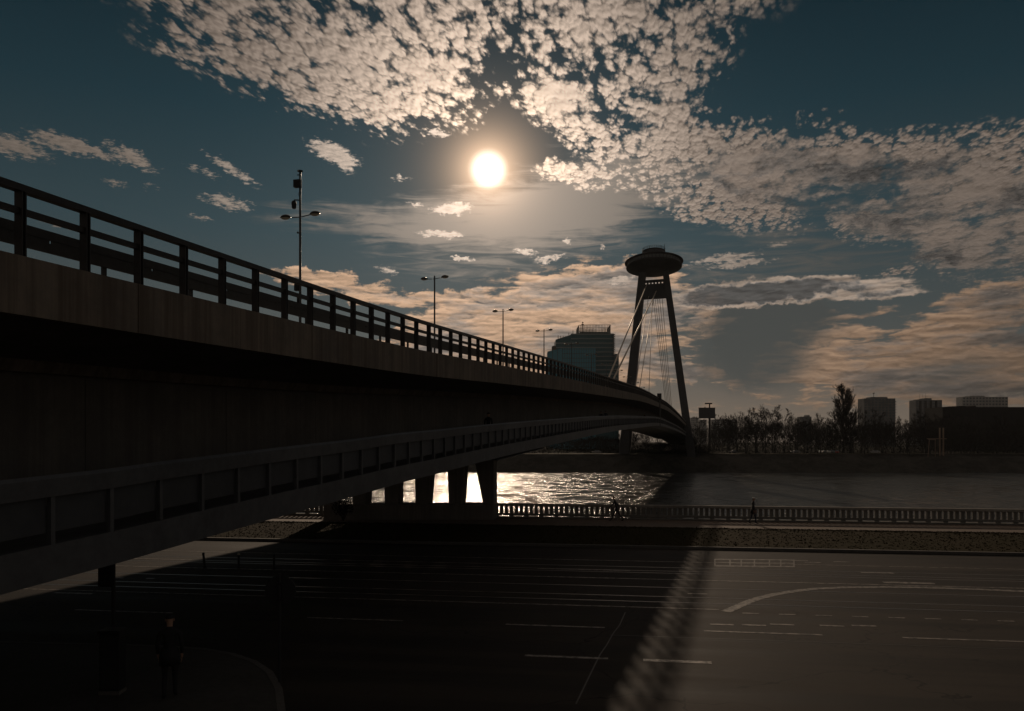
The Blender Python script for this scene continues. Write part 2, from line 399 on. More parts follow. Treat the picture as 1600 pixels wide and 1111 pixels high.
def water_fn(k, b):
    p = world_pos(k)
    e = k.mapping(p, rot=(0, 0, -math.radians(9)))
    w1 = k.noise(k.mapping(e, scale=(.30, .30, 1)), 1, 3, .6, .2)
    w2 = k.noise(k.mapping(e, scale=(1.1, 1.2, 1)), 1, 4, .65, .2)
    gust = k.smooth(k.noise(k.mapping(e, scale=(.028, .020, 1)), 1, 4, .6), .36, .62)
    streak = k.smooth(k.noise(k.mapping(e, scale=(.20, .17, 1)), 1, 5, .68), .45, .57)
    h = k.add(k.mul(w1, .9), k.mul(w2, .42))
    n = k.n.new('ShaderNodeBump'); n.inputs['Distance'].default_value = 1.0
    k.put(n.inputs['Strength'], k.add(k.lin(gust, 0, 1, .10, .32), k.mul(streak, .72))); k.put(n.inputs['Height'], h)
    k.l.new(n.outputs[0], b.inputs['Normal'])
    k.put(b.inputs['Roughness'], k.lin(streak, 0, 1, .07, .20))
    b.inputs['IOR'].default_value = 1.33; b.inputs['Specular IOR Level'].default_value = .20
    k.put(b.inputs['Base Color'], k.mix(gust, (.075, .077, .072), (.095, .096, .088)))


material('river_water', (.03, .035, .03), .12, fn=water_fn)


# ------------------------------------------------------------------ mesh helpers
class MB:
    def __init__(s): s.v = []; s.f = []
    def quadbox(s, c):
        """eight corners, bottom ring then top ring"""
        i = len(s.v); s.v += [tuple(p) for p in c]
        s.f += [(i, i + 3, i + 2, i + 1), (i + 4, i + 5, i + 6, i + 7)] + [(i + k, i + (k + 1) % 4, i + 4 + (k + 1) % 4, i + 4 + k) for k in range(4)]
        return s
    def box(s, lo, hi):
        (a, b, c), (d, e, f) = lo, hi
        return s.quadbox([(a, b, c), (d, b, c), (d, e, c), (a, e, c), (a, b, f), (d, b, f), (d, e, f), (a, e, f)])
    def tube(s, pts, rads, n=8, cap=True):
        pts = [Vector(p) for p in pts]
        if not isinstance(rads, (list, tuple)): rads = [rads] * len(pts)
        base = len(s.v)
        prev = None
        for i, p in enumerate(pts):
            t = (pts[min(i + 1, len(pts) - 1)] - pts[max(i - 1, 0)])
            t = t.normalized() if t.length > 1e-9 else Vector((0, 0, 1))
            if prev is None:
                a = t.orthogonal().normalized()
            else:
                a = (prev - t * prev.dot(t)); a = a.normalized() if a.length > 1e-6 else t.orthogonal().normalized()
            prev = a; bb = t.cross(a)
            for k in range(n):
                q = 2 * math.pi * k / n
                s.v.append(tuple(p + (a * math.cos(q) + bb * math.sin(q)) * rads[i]))
        for i in range(len(pts) - 1):
            for k in range(n):
                k2 = (k + 1) % n
                s.f.append((base + i * n + k, base + i * n + k2, base + (i + 1) * n + k2, base + (i + 1) * n + k))
        if cap:
            s.f.append(tuple(base + k for k in reversed(range(n))))
            e = base + (len(pts) - 1) * n
            s.f.append(tuple(e + k for k in range(n)))
        return s
    def lathe(s, prof, n=32, o=(0, 0, 0)):
        """prof: (radius, z) from bottom to top; closed with caps"""
        base = len(s.v)
        for r, z in prof:
            for k in range(n):
                q = 2 * math.pi * k / n
                s.v.append((o[0] + r * math.cos(q), o[1] + r * math.sin(q), o[2] + z))
        for i in range(len(prof) - 1):
            for k in range(n):
                k2 = (k + 1) % n
                s.f.append((base + i * n + k, base + i * n + k2, base + (i + 1) * n + k2, base + (i + 1) * n + k))
        s.f.append(tuple(base + k for k in reversed(range(n))))
        e = base + (len(prof) - 1) * n
        s.f.append(tuple(e + k for k in range(n)))
        return s
    def ellipsoid(s, c, r, nu=14, nv=8):
        prof = []
        base = len(s.v)
        for i in range(nv + 1):
            q = math.pi * i / nv
            for k in range(nu):
                w = 2 * math.pi * k / nu
                s.v.append((c[0] + r[0] * math.sin(q) * math.cos(w), c[1] + r[1] * math.sin(q) * math.sin(w), c[2] - r[2] * math.cos(q)))
        for i in range(nv):
            for k in range(nu):
                k2 = (k + 1) % nu
                s.f.append((base + i * nu + k, base + i * nu + k2, base + (i + 1) * nu + k2, base + (i + 1) * nu + k))
        return s
    def sweep(s, sections, closed=True):
        """sections: equal-length rings of points"""
        base = len(s.v); n = len(sections[0])
        for r in sections: s.v += [tuple(p) for p in r]
        for i in range(len(sections) - 1):
            for k in range(n if closed else n - 1):
                k2 = (k + 1) % n
                s.f.append((base + i * n + k, base + i * n + k2, base + (i + 1) * n + k2, base + (i + 1) * n + k))
        if closed:
            s.f.append(tuple(base + k for k in reversed(range(n))))
            e = base + (len(sections) - 1) * n
            s.f.append(tuple(e + k for k in range(n)))
        return s
    def poly(s, pts):
        i = len(s.v); s.v += [tuple(p) for p in pts]; s.f.append(tuple(range(i, i + len(pts)))); return s
    def mesh(s, name, mat, smooth=False, fix=True):
        me = bpy.data.meshes.new(name); me.from_pydata(s.v, [], s.f)
        if fix:
            bm = bmesh.new(); bm.from_mesh(me); bmesh.ops.recalc_face_normals(bm, faces=bm.faces); bm.to_mesh(me); bm.free()
        if mat: me.materials.append(MAT[mat])
        if smooth:
            me.polygons.foreach_set('use_smooth', [True] * len(me.polygons))
        me.update()
        return me


def link(name, me, parent=None):
    o = bpy.data.objects.new(name, me); COL.objects.link(o)
    if parent is not None: o.parent = parent
    return o


def part(name, mb, mat, parent=None, smooth=False, fix=True):
    return link(name, mb.mesh(name, mat, smooth, fix), parent)


def bevel(o, w, seg=2):
    m = o.modifiers.new('bevel', 'BEVEL'); m.width = w; m.segments = seg; m.limit_method = 'ANGLE'; m.angle_limit = math.radians(40)
    return o


def tag(o, label, cat, group=None, kind=None):
    o['label'] = label; o['category'] = cat
    if group: o['group'] = group
    if kind: o['kind'] = kind
    return o


def thing(name, label, cat, loc=(0, 0, 0), rz=0.0, group=None):
    o = bpy.data.objects.new(name, None); COL.objects.link(o); o.empty_display_size = .3
    o.location = loc; o.rotation_euler = (0, 0, rz)
    return tag(o, label, cat, group)


def structure(name, mb, mat, fix=False, smooth=False):
    o = part(name, mb, mat, None, smooth, fix); o['kind'] = 'structure'; return o


def copy_tree(src, loc, rz, label=None, group=None, scale=None):
    r = src.copy(); COL.objects.link(r); r.location = loc; r.rotation_euler = (0, 0, rz)
    if scale: r.scale = scale
    if label: r['label'] = label
    if group: r['group'] = group
    for ch in list(src.children):
        c = ch.copy(); COL.objects.link(c); c.parent = r
        for gch in ch.children:
            q = gch.copy(); COL.objects.link(q); q.parent = c
    return r


# ------------------------------------------------------------------ from picture rows and columns to places
def ray(px, py):
    return FW + RT * ((px - 800) / FPX) + UP * ((HOR - py) / FPX)


def at_depth(px, py, dep):
    return CAM + ray(px, py) * dep


def on_plane(px, py, z=0.0):
    d = ray(px, py); return CAM + d * ((z - EYE) / d.z)


def on_x(px, py, X):
    d = ray(px, py); return CAM + d * (X / d.x)


def depth_of(p):
    return (Vector(p) - CAM).dot(FW)


TH = math.radians(5.25)                      # the street and the near bank run at this angle to the bridge's cross-line
ES = Vector((math.cos(TH), math.sin(TH), 0)); NS = Vector((-math.sin(TH), math.cos(TH), 0))


def st(s, t, z=0.0):
    return ES * s + NS * t + UP * z


def to_st(p):
    return p.dot(ES), p.dot(NS)


def profile(pts):
    """smooth monotone-ish interpolation through (y, z) points"""
    pts = sorted(pts)
    ys = [p[0] for p in pts]; zs = [p[1] for p in pts]
    n = len(pts)
    dl = [(zs[i + 1] - zs[i]) / (ys[i + 1] - ys[i]) for i in range(n - 1)]
    m = [dl[0]] + [(dl[i - 1] + dl[i]) / 2 if dl[i - 1] * dl[i] > 0 else 0.0 for i in range(1, n - 1)] + [dl[-1]]

    def f(y):
        if y <= ys[0]: return zs[0] + m[0] * (y - ys[0])
        if y >= ys[-1]: return zs[-1] + m[-1] * (y - ys[-1])
        i = max(k for k in range(n - 1) if ys[k] <= y)
        h = ys[i + 1] - ys[i]; u = (y - ys[i]) / h
        return ((1 + 2 * u) * (1 - u) ** 2 * zs[i] + u * (1 - u) ** 2 * h * m[i] + u * u * (3 - 2 * u) * zs[i + 1] + u * u * (u - 1) * h * m[i + 1])
    return f


XN, XF = -10.7, -31.7                        # near and far edge of the bridge deck
XC = (XN + XF) / 2
top_px = [(67, 407), (345, 474), (640, 543), (786, 571.5), (888, 591.5), (940, 603), (972, 610.5), (1000, 617), (1028, 628.5), (1046, 638)]
DP = [(q.y, q.z) for q in (on_x(px, py, XN) for px, py in top_px)]
DP += [(345, 13.2), (420, 11.6), (520, 8.5), (640, 4.6)]
ZD = profile(DP)
XW = -10.62                                  # outer edge of the footway under the deck
foot_px = [(83, 851), (176, 831), (253, 812), (316, 798), (419, 774.5), (554, 745), (623, 728.5), (677, 718), (748, 703), (876, 679), (952, 666.5), (1002, 662)]
WP = [(q.y, q.z) for q in (on_x(px, py, XW) for px, py in foot_px)]
WP += [(170, 9.35), (230, 9.5), (345, 8.6), (420, 7.2)]
ZW = profile(WP)
print('deck', [(round(a, 1), round(b, 2)) for a, b in DP]); print('foot', [(round(a, 1), round(b, 2)) for a, b in WP])
WATER = -7.1


def yrange(a, b, step):
    n = max(1, int(round((b - a) / step))); return [a + (b - a) * i / n for i in range(n + 1)]


# ------------------------------------------------------------------ the setting: ground, street, river, far bank
def strip(s0, s1, t0, t1, z, nseg=1):
    m = MB(); ss = yrange(s0, s1, (s1 - s0) / nseg)
    for a, b in zip(ss, ss[1:]): m.poly([st(a, t0, z), st(b, t0, z), st(b, t1, z), st(a, t1, z)])
    return m


T_KERB, T_GRASS1, T_QUAY = 42.4, 52.3, 57.7
structure('ground', strip(-500, 500, -400, T_QUAY + .3, -.03), 'soil')
structure('road', strip(-500, 500, 10.0, T_KERB, 0.0), 'asphalt')
structure('kerb', MB().quadbox([st(-500, T_KERB, -.02), st(500, T_KERB, -.02), st(500, T_KERB + .22, -.02), st(-500, T_KERB + .22, -.02),
                               st(-500, T_KERB, .14), st(500, T_KERB, .14), st(500, T_KERB + .22, .14), st(-500, T_KERB + .22, .14)]), 'kerb_stone', True)
structure('verge', strip(-500, 500, T_KERB + .22, T_GRASS1, .08), 'grass_turf')
structure('promenade', MB().quadbox([st(-500, T_GRASS1, -.02), st(500, T_GRASS1, -.02), st(500, T_QUAY, -.02), st(-500, T_QUAY, -.02),
                                    st(-500, T_GRASS1, .06), st(500, T_GRASS1, .06), st(500, T_QUAY, .06), st(-500, T_QUAY, .06)]), 'paving', True)
structure('quay_wall', MB().quadbox([st(-500, T_QUAY + .01, -9), st(500, T_QUAY + .01, -9), st(500, T_QUAY + 1.6, -9), st(-500, T_QUAY + 1.6, -9),
                                    st(-500, T_QUAY + .01, .04), st(500, T_QUAY + .01, .04), st(500, T_QUAY + .6, .04), st(-500, T_QUAY + .6, .04)]), 'concrete_pier', True)

# grass on the verge: short tufts
gm = MB(); rg = random.Random(3)
for i in range(26000):
    s = rg.uniform(-45, 48); t = rg.uniform(T_KERB + .3, T_GRASS1 - .03)
    if rg.random() < .35: t = T_GRASS1 - abs(rg.gauss(0, .5))
    if t < T_KERB + .3: continue
    p = st(s, t, .075); q = rg.uniform(0, math.pi); h = rg.uniform(.02, .07) * (1.6 if rg.random() < .06 else 1); w = rg.uniform(.03, .07)
    dx, dy = math.cos(q) * w, math.sin(q) * w
    lean = Vector((rg.uniform(-.06, .06), rg.uniform(-.06, .06), h))
    gm.poly([p + Vector((-dx, -dy, 0)), p + Vector((dx, dy, 0)), p + lean])
go = part('grass', gm, 'grass_blade', None, fix=False); go['kind'] = 'stuff'; go['label'] = 'short dull grass on the verge between road and promenade'

# near pavement, lower left, with a curved kerb
kp = [on_plane(px, py) for px, py in [(-260, 1003), (67, 1012), (180, 1014), (262, 1017), (320, 1021), (365, 1029), (400, 1041), (425, 1058), (440, 1085), (446, 1130)]]
m = MB(); inner = [p + UP * .13 for p in kp] + [Vector((-9.5, 8, .13)), Vector((-30, 8, .13))]
m.poly(inner); structure('pavement', m, 'pavement')
m = MB(); rings = []
for i, p in enumerate(kp):
    a = kp[max(i - 1, 0)]; b = kp[min(i + 1, len(kp) - 1)]; d = (b - a).normalized(); n = Vector((-d.y, d.x, 0))
    rings.append([p + n * .02 + UP * -.02, p + n * .02 + UP * .137, p - n * .14 + UP * .137, p - n * .14 + UP * -.02])
m.sweep(rings); structure('kerb_curve', m, 'kerb_stone', True)

# painted lines, tram rails, joints (all sheets 4 mm and more above the road)
def band(m, pts, w, z):
    pts = [Vector((p.x, p.y, z)) for p in pts]
    for i in range(len(pts) - 1):
        a, b = pts[i], pts[i + 1]
        def nrm(k):
            d = (pts[min(k + 1, len(pts) - 1)] - pts[max(k - 1, 0)]).normalized(); return Vector((-d.y, d.x, 0)) * w / 2
        m.poly([a - nrm(i), b - nrm(i + 1), b + nrm(i + 1), a + nrm(i)])


def sline(m, t, s0, s1, w=.12, z=.006):
    m.poly([st(s0, t - w / 2, z), st(s1, t - w / 2, z), st(s1, t + w / 2, z), st(s0, t + w / 2, z)])


def s_at(px, t):
    d = FW + RT * ((px - 800) / FPX); k = t / d.dot(NS); return (d * k).dot(ES)


lm = MB()
sline(lm, 37.9, -60, 60, .10)
sline(lm, 33.0, -60, 60, .13)
sline(lm, 27.35, -40, s_at(1124, 27.35), .11)
for px0, px1, t, w in [(1175, 1198, 36.9, .22), (1345, 1396, 36.0, .25), (1380, 1460, 33.6, .35), (840, 985, 35.0, .12), (180, 300, 35.2, .13), (1020, 1120, 26.0, .0)]:
    if w: sline(lm, t, s_at(px0, t), s_at(px1, t), w)
for i in range(8):
    px = 1160 + i * 57
    sline(lm, 26.9, s_at(px, 26.9), s_at(px + 26, 26.9), .12)
sline(lm, 24.2, s_at(1100, 24.2), s_at(1285, 24.2), .13); sline(lm, 24.2, s_at(1410, 24.2), s_at(1600, 24.2), .13)
sline(lm, 24.2, s_at(790, 24.2), s_at(945, 24.2), .12); sline(lm, 24.2, s_at(480, 24.2), s_at(630, 24.2), .12); sline(lm, 24.2, s_at(117, 24.2), s_at(270, 24.2), .12)
sline(lm, 20.75, s_at(1005, 20.75), s_at(1112, 20.75), .22); sline(lm, 20.75, s_at(820, 20.75), s_at(950, 20.75), .16)
band(lm, [on_plane(px, py) for px, py in [(1134, 956), (1150, 949), (1168, 941), (1185, 935), (1210, 929), (1240, 924), (1275, 920), (1320, 918), (1380, 917.5), (1440, 918), (1530, 921), (1640, 926)]], .34, .006)
for px, py in [(1128, 976), (1178, 977), (1222, 976), (1300, 978), (1350, 978), (1090, 928), (1250, 876), (1270, 879), (1315, 878)]:
    p = on_plane(px, py); s, t = to_st(p); sline(lm, t, s - .35, s + .35, .16, .006)
# hatched box by the kerb
for ya, yb in ((873.2, 874.6), (878.3, 879.5), (883.4, 885.0)):
    lm.poly([on_plane(1117, yb, .006), on_plane(1242, yb + 1.2, .006), on_plane(1242, ya + 1.2, .006), on_plane(1117, ya, .006)])
for i in range(7):
    px = 1117 + i * 20.6 + (3 if i % 3 == 1 else 0); dy = i * .2
    lm.poly([on_plane(px - 1, 885 + dy, .0095), on_plane(px + 1, 885 + dy, .0095), on_plane(px + 1, 873.5 + dy, .0095), on_plane(px - 1, 873.5 + dy, .0095)])
# lane marks, left under the bridge
for px0, px1, py in [(180, 193, 903), (229, 241, 904), (84, 145, 927)]:
    p = on_plane((px0 + px1) / 2, py); s, t = to_st(p); sline(lm, t, s_at(px0, t), s_at(px1, t), .22)
structure('road_markings', lm, 'road_paint')
jm = MB()
sline(jm, 23.3, s_at(953, 23.3), 60, .035, .004)
band(jm, [on_plane(px, py) for px, py in [(977, 957), (968, 977), (958, 990), (948, 1008), (938, 1022), (928, 1042), (900, 1100)]], .035, .004)
structure('road_joints', jm, 'joint_tar')
for t0 in (36.15, 29.35, 31.2, 34.6):
    rm = MB()
    for q in (0, 1.0) if t0 in (36.15, 29.35) else (0,):
        sline(rm, t0 - q, -120, 120, .07, .0045)
    material('tram_rail_%d' % int(t0), (.28, .25, .23), .32, .9); structure('tram_rail', rm, 'tram_rail_%d' % int(t0))

# river and far bank
wm = MB(); wm.poly([RT * -2500 + FW * 30 + UP * WATER, RT * 2500 + FW * 30 + UP * WATER, RT * 2500 + FW * 380 + UP * WATER, RT * -2500 + FW * 380 + UP * WATER])
structure('river', wm, 'river_water')


def fb(x, dep, z): return RT * x + FW * (dep - .02 * x) + UP * z


fm = MB(); rb = random.Random(5)
rows = [(331, WATER - 1), (335, WATER + .4), (341, -4.2), (347, -1.2), (352, .2)]
xs = [-2500, -1200, -600] + [i * 6 - 420 for i in range(141)] + [600, 1200, 2500]
grid = [[fb(x, dd + rb.uniform(-1.2, 1.2), zz + (rb.uniform(-.3, .3) if j not in (0, 4) else 0)) for x in xs] for j, (dd, zz) in enumerate(rows)]
for j in range(len(rows) - 1):
    for i in range(len(xs) - 1): fm.poly([grid[j][i], grid[j][i + 1], grid[j + 1][i + 1], grid[j + 1][i]])
structure('river_bank', fm, 'rock_bank')
fm = MB(); fm.poly([fb(-2500, 350, .1), fb(2500, 350, .1), fb(9000, 9000, .1), fb(-9000, 9000, .1)])
structure('far_ground', fm, 'far_land')
fm = MB()
fm.poly([at_depth(700, 700, 356) * 1, fb(60, 356, 0.16), fb(60, 372, .16), fb(-60, 372, .16)] if False else [fb(-70, 353.5, .16), fb(45, 353.5, .16), fb(45, 362, .16), fb(-70, 362, .16)])
fm.poly([fb(88, 353.5, .16), fb(190, 353.5, .16), fb(170, 359, .16), fb(95, 361, .16)])
structure('bank_path', fm, 'sand_strip')

# ------------------------------------------------------------------ the bridge
YB0, YB1 = -25.0, 640.0
br = thing('bridge', 'long grey concrete road bridge curving over the river to the tower', 'bridge', (XC, 0, 0))
OFF = Vector((XC, 0, 0))


def bpart(name, mb, mat, parent=None, **kw):
    o = part(name, mb, mat, parent or br, **kw)
    if parent is None: o.matrix_parent_inverse = Matrix.Translation(-OFF)
    return o


YS = yrange(YB0, 120, 3.0) + yrange(120, YB1, 6.0)[1:]
m = MB(); m.sweep([[(XN - .22, y, ZD(y) - .03), (XN - .22, y, ZD(y) - .90), (-15.0, y, ZD(y) - 1.28), (-27.4, y, ZD(y) - 1.28), (XF + .22, y, ZD(y) - .90), (XF + .22, y, ZD(y) - .03)] for y in YS])
bpart('deck_slab', m, 'concrete_girder')
m = MB(); m.sweep([[(XF, y, ZD(y) - .95), (XF + .2, y, ZD(y) - .95), (XF + .2, y, ZD(y) + .85), (XF, y, ZD(y) + .85)] for y in YS])
bpart('far_parapet', m, 'concrete_fascia')
rf = random.Random(11)
y = YB0
while y < 420:
    L = 3.5 if y < 200 else 7.0
    y1 = y + L - (.022 if y < 150 else .05)
    dx = rf.uniform(-.012, .012)
    m = MB(); m.sweep([[(XN - .21, q, ZD(q) - .95), (XN + dx, q, ZD(q) - .95), (XN + dx, q, ZD(q) + .0), (XN - .21, q, ZD(q))] for q in yrange(y, y1, 1.75)])
    bpart('fascia_panel', m, 'concrete_fascia')
    y += L
# box girder: upper cove, then web segments with open joints
m = MB(); m.sweep([[(-14.72, y, ZD(y) - 1.20), (-14.86, y, ZD(y) - 1.52), (-27.54, y, ZD(y) - 1.52), (-27.7, y, ZD(y) - 1.20)] for y in YS])
bpart('girder_cove', m, 'concrete_fascia')


def zbot(y): return min(ZD(y) - 4.2, ZW(y) - .15)


y = YB0
while y < 430:
    L = 6.0 if y < 150 else 12.0
    m = MB(); m.sweep([[(-15.0, q, ZD(q) - 1.60), (-15.0, q, zbot(q)), (-27.4, q, zbot(q)), (-27.4, q, ZD(q) - 1.60)] for q in yrange(y, y + L - .025, 3)])
    bpart('girder_segment', m, 'concrete_girder'); y += L
m = MB(); m.sweep([[(-15.12, y, ZD(y) - 1.50), (-15.12, y, ZD(y) - 1.66), (-27.3, y, ZD(y) - 1.66), (-27.3, y, ZD(y) - 1.50)] for y in YS])
bpart('girder_neck', m, 'concrete_girder')
# footway hung on the girder's side
YW = yrange(-20, 120, 3.0) + yrange(120, 420, 6.0)[1:]
m = MB(); m.sweep([[(XW, y, ZW(y)), (XW, y, ZW(y) - .60), (XW - .28, y, ZW(y) - .60), (XW - .5, y, ZW(y) - .30), (-14.99, y, ZW(y) - .35), (-14.99, y, ZW(y) - .02), (XW - .3, y, ZW(y) - .02), (XW - .3, y, ZW(y))] for y in YW])
bpart('footway', m, 'walkway_steel')
# corrugated soffit sheet beside the pier
m = MB(); cy = yrange(40.5, 52.5, .22)
m.sweep([[(XW - .1, y, ZW(y) - .72 - (.05 if i % 2 else 0)), (XW - .1, y, ZW(y) - .69 - (.05 if i % 2 else 0)), (-15.2, y, ZW(y) - .69 - (.05 if i % 2 else 0)), (-15.2, y, ZW(y) - .72 - (.05 if i % 2 else 0))] for i, y in enumerate(cy)])
bpart('soffit_sheet', m, 'walkway_steel')
# bank pier: tapered columns standing on one base wall
PD = 57.0
pier_px = [(735, 772, 755, 772), (697, 730, 701, 722), (646, 678, 649, 669), (597, 625, 601, 622), (548, 574, 551, 572), (500, 527, 504, 524)]
for a0, a1, b0, b1 in pier_px:
    tz, bz = 5.6, 1.0
    T0 = at_depth(a0, HOR, PD); T1 = at_depth(a1, HOR, PD); B0 = at_depth(b0, HOR, PD); B1 = at_depth(b1, HOR, PD)
    m = MB(); q = NS * 1.3
    m.quadbox([Vector((B0.x, B0.y, bz)), Vector((B1.x, B1.y, bz)), Vector((B1.x, B1.y, bz)) + q, Vector((B0.x, B0.y, bz)) + q,
               Vector((T0.x, T0.y, tz)), Vector((T1.x, T1.y, tz)), Vector((T1.x, T1.y, tz)) + q, Vector((T0.x, T0.y, tz)) + q])
    bevel(bpart('pier_column', m, 'concrete_pier', fix=True), .06)
a = at_depth(772, HOR, PD - .3); b = at_depth(505, HOR, PD - .3); m = MB(); q = NS * 2.0
m.quadbox([Vector((b.x, b.y, -.2)), Vector((a.x, a.y, -.2)), Vector((a.x, a.y, -.2)) + q, Vector((b.x, b.y, -.2)) + q,
           Vector((b.x, b.y, 1.12)), Vector((a.x, a.y, 1.12)), Vector((a.x, a.y, 1.12)) + q, Vector((b.x, b.y, 1.12)) + q])
bevel(bpart('pier_base', m, 'concrete_pier'), .05)
m = MB(); m.box((-27.0, PD - 1.0 + .5, 5.0), (-15.3, PD + 1.4, 5.65)); bpart('pier_cap', m, 'concrete_pier')

# ---- roadway railing: flat posts, top rail, middle rail
rl = thing('bridge_railing', 'dark steel railing of flat posts and two rails along the deck edge', 'railing', (XN, 0, 0)); RO = Vector((XN, 0, 0))


def rpart(name, mb, mat, root, off):
    o = part(name, mb, mat, root); o.matrix_parent_inverse = Matrix.Translation(-off); return o


YR = yrange(YB0, 120, 1.4) + yrange(120, 400, 4.2)[1:]
m = MB(); m.sweep([[(XN - .26, y, ZD(y) + 1.07), (XN - .10, y, ZD(y) + 1.07), (XN - .10, y, ZD(y) + 1.18), (XN - .26, y, ZD(y) + 1.18)] for y in YR]); rpart('top_rail', m, 'railing_paint', rl, RO)
m = MB(); m.sweep([[(XN - .235, y, ZD(y) + .71), (XN - .15, y, ZD(y) + .71), (XN - .15, y, ZD(y) + .81), (XN - .235, y, ZD(y) + .81)] for y in YR]); rpart('middle_rail', m, 'railing_paint', rl, RO)
pm = MB(); pm.box((-.075, -.05, 0), (.075, -.025, 1.068)); pm.box((-.075, .025, 0), (.075, .05, 1.068)); pm.box((-.015, -.025, 0), (.015, .025, 1.068)); pm.box((-.10, -.09, 0), (.10, .09, .02))
post_me = pm.mesh('post', 'railing_paint')
y0 = on_x(133, 400, XN - .18).y; k0 = int((YB0 - y0) / 1.4) + 1; npost = 0
y = y0 + k0 * 1.4
extra = MB()
while y < 398:
    if npost < 285:
        o = link('post', post_me, rl); o.location = (-.18, y, ZD(y)); npost += 1
    else:
        extra.box((XN - .26, y - .09, ZD(y)), (XN - .10, y + .09, ZD(y) + 1.068))
    y += 1.4
if extra.v:
    o = rpart('far_posts', extra, 'railing_paint', rl, RO); o['kind'] = 'stuff'

# ---- crash barrier behind the railing: a deep beam with small open joints
cb = thing('crash_barrier', 'dark steel crash barrier beam running behind the bridge railing', 'crash barrier', (XN - 1.1, 0, 0)); CO = Vector((XN - 1.1, 0, 0))
xb = XN - 1.1


def beam(z0, z1, w, ys): return MB().sweep([[(xb, y, ZD(y) + z0), (xb + w, y, ZD(y) + z0), (xb + w, y, ZD(y) + z1), (xb, y, ZD(y) + z1)] for y in ys])


rpart('upper_beam', beam(.665, .83, .05, YR), 'barrier_steel', cb, CO)
rpart('lower_beam', beam(.43, .605, .05, YR), 'barrier_steel', cb, CO)
for i in range(24):
    a = YB0 + i * 2.8 + 1.1
    ys = yrange(a, a + 2.8 - .055, 1.4)
    rpart('web_plate', MB().sweep([[(xb + .01, y, ZD(y) + .58), (xb + .04, y, ZD(y) + .58), (xb + .04, y, ZD(y) + .69), (xb + .01, y, ZD(y) + .69)] for y in ys]), 'barrier_steel', cb, CO)
a = YB0 + 24 * 2.8 + 1.1
rpart('web_plate', MB().sweep([[(xb + .01, y, ZD(y) + .58), (xb + .04, y, ZD(y) + .58), (xb + .04, y, ZD(y) + .69), (xb + .01, y, ZD(y) + .69)] for y in yrange(a, 400, 3)]), 'barrier_steel', cb, CO)
cpm = MB().box((-.06, -.05, -.05), (-.005, .05, .75)).mesh('barrier_post', 'barrier_steel')
for i in range(70):
    y = YB0 + i * 2.8 + 2.5; o = link('barrier_post', cpm, cb); o.location = (0, y, ZD(y))

# ---- footway parapet: deep top band, posts, infill panels
fp = thing('footway_parapet', 'grey metal parapet with panels along the footway below the deck', 'parapet', (XW, 0, 0)); FO = Vector((XW, 0, 0))
YF = yrange(-18, 120, 1.4) + yrange(120, 400, 4.2)[1:]
m = MB(); m.sweep([[(XW - .16, y, ZW(y) + .83), (XW + .02, y, ZW(y) + .80), (XW + .04, y, ZW(y) + 1.10), (XW - .02, y, ZW(y) + 1.16), (XW - .16, y, ZW(y) + 1.14)] for y in YF]); rpart('top_band', m, 'walkway_steel', fp, FO)
fpm = MB().box((-.10, -.045, 0), (-.01, .045, .82)).mesh('parapet_post', 'walkway_steel')
y0 = on_x(176, 800, XW).y; y = y0 + (int((-18 - y0) / 1.37) + 1) * 1.37; n = 0; extra = MB(); epan = MB()
while y < 396:
    if n < 280:
        o = link('parapet_post', fpm, fp); o.location = (0, y, ZW(y))
        a, b = y + .08, y + 1.37 - .08
        m = MB(); m.quadbox([(XW - .11, a, ZW(a) + .20), (XW - .085, a, ZW(a) + .20), (XW - .085, b, ZW(b) + .20), (XW - .11, b, ZW(b) + .20),
                             (XW - .11, a, ZW(a) + .83), (XW - .085, a, ZW(a) + .83), (XW - .085, b, ZW(b) + .83), (XW - .11, b, ZW(b) + .83)])
        rpart('infill_panel', m, 'walkway_panel', fp, FO); n += 1
    y += 1.37

# ---- pylon with the disc on top
PB = at_depth(1027, HOR, 352); PB.z = 0.0
PT = at_depth(1022, 430, 364)
U = (PT - PB).normalized(); FX = Vector((1, 0, 0)); FX = (FX - U * FX.dot(U)).normalized(); FX = Matrix.Rotation(math.radians(0.7), 3, U.cross(FX)) @ FX if False else FX; FY = U.cross(FX)
py = thing('bridge_pylon', 'tall two-legged bridge pylon carrying a flying-saucer shaped restaurant', 'bridge tower', PB)
py.rotation_mode = 'QUATERNION'; py.rotation_quaternion = Matrix((FX, FY, U)).transposed().to_quaternion()
HT = (PT - PB).length                                    # where the legs meet the disc
for sgn, w0, w1 in ((-1, 4.6, 3.1), (1, 3.5, 2.7)):
    m = MB(); secs = []
    for f in (0, .33, .66, 1.0):
        c = sgn * (14.9 + (5.0 - 14.9) * f); w = (w0 + (w1 - w0) * f) / 2; dp = 2.6 - .7 * f; z = -6 + (HT + 8) * f
        secs.append([(c - w, -dp, z), (c + w, -dp, z), (c + w, dp, z), (c - w, dp, z)])
    m.sweep(secs); bevel(part('leg', m, 'pylon_steel', py), .25)
k = HT / 79.7
cw = lambda z: 14.9 + (5.0 - 14.9) * ((z + 6) / (HT + 8)) - 1.3
m = MB(); z0, z1 = 69.0 * k, 75.5 * k; m.quadbox([(-cw(z0), -0.8, z0), (cw(z0), -0.8, z0), (cw(z0), 0.8, z0), (-cw(z0), 0.8, z0), (-cw(z1), -0.8, z1), (cw(z1), -0.8, z1), (cw(z1), 0.8, z1), (-cw(z1), 0.8, z1)])
part('cross_beam', m, 'pylon_steel', py)
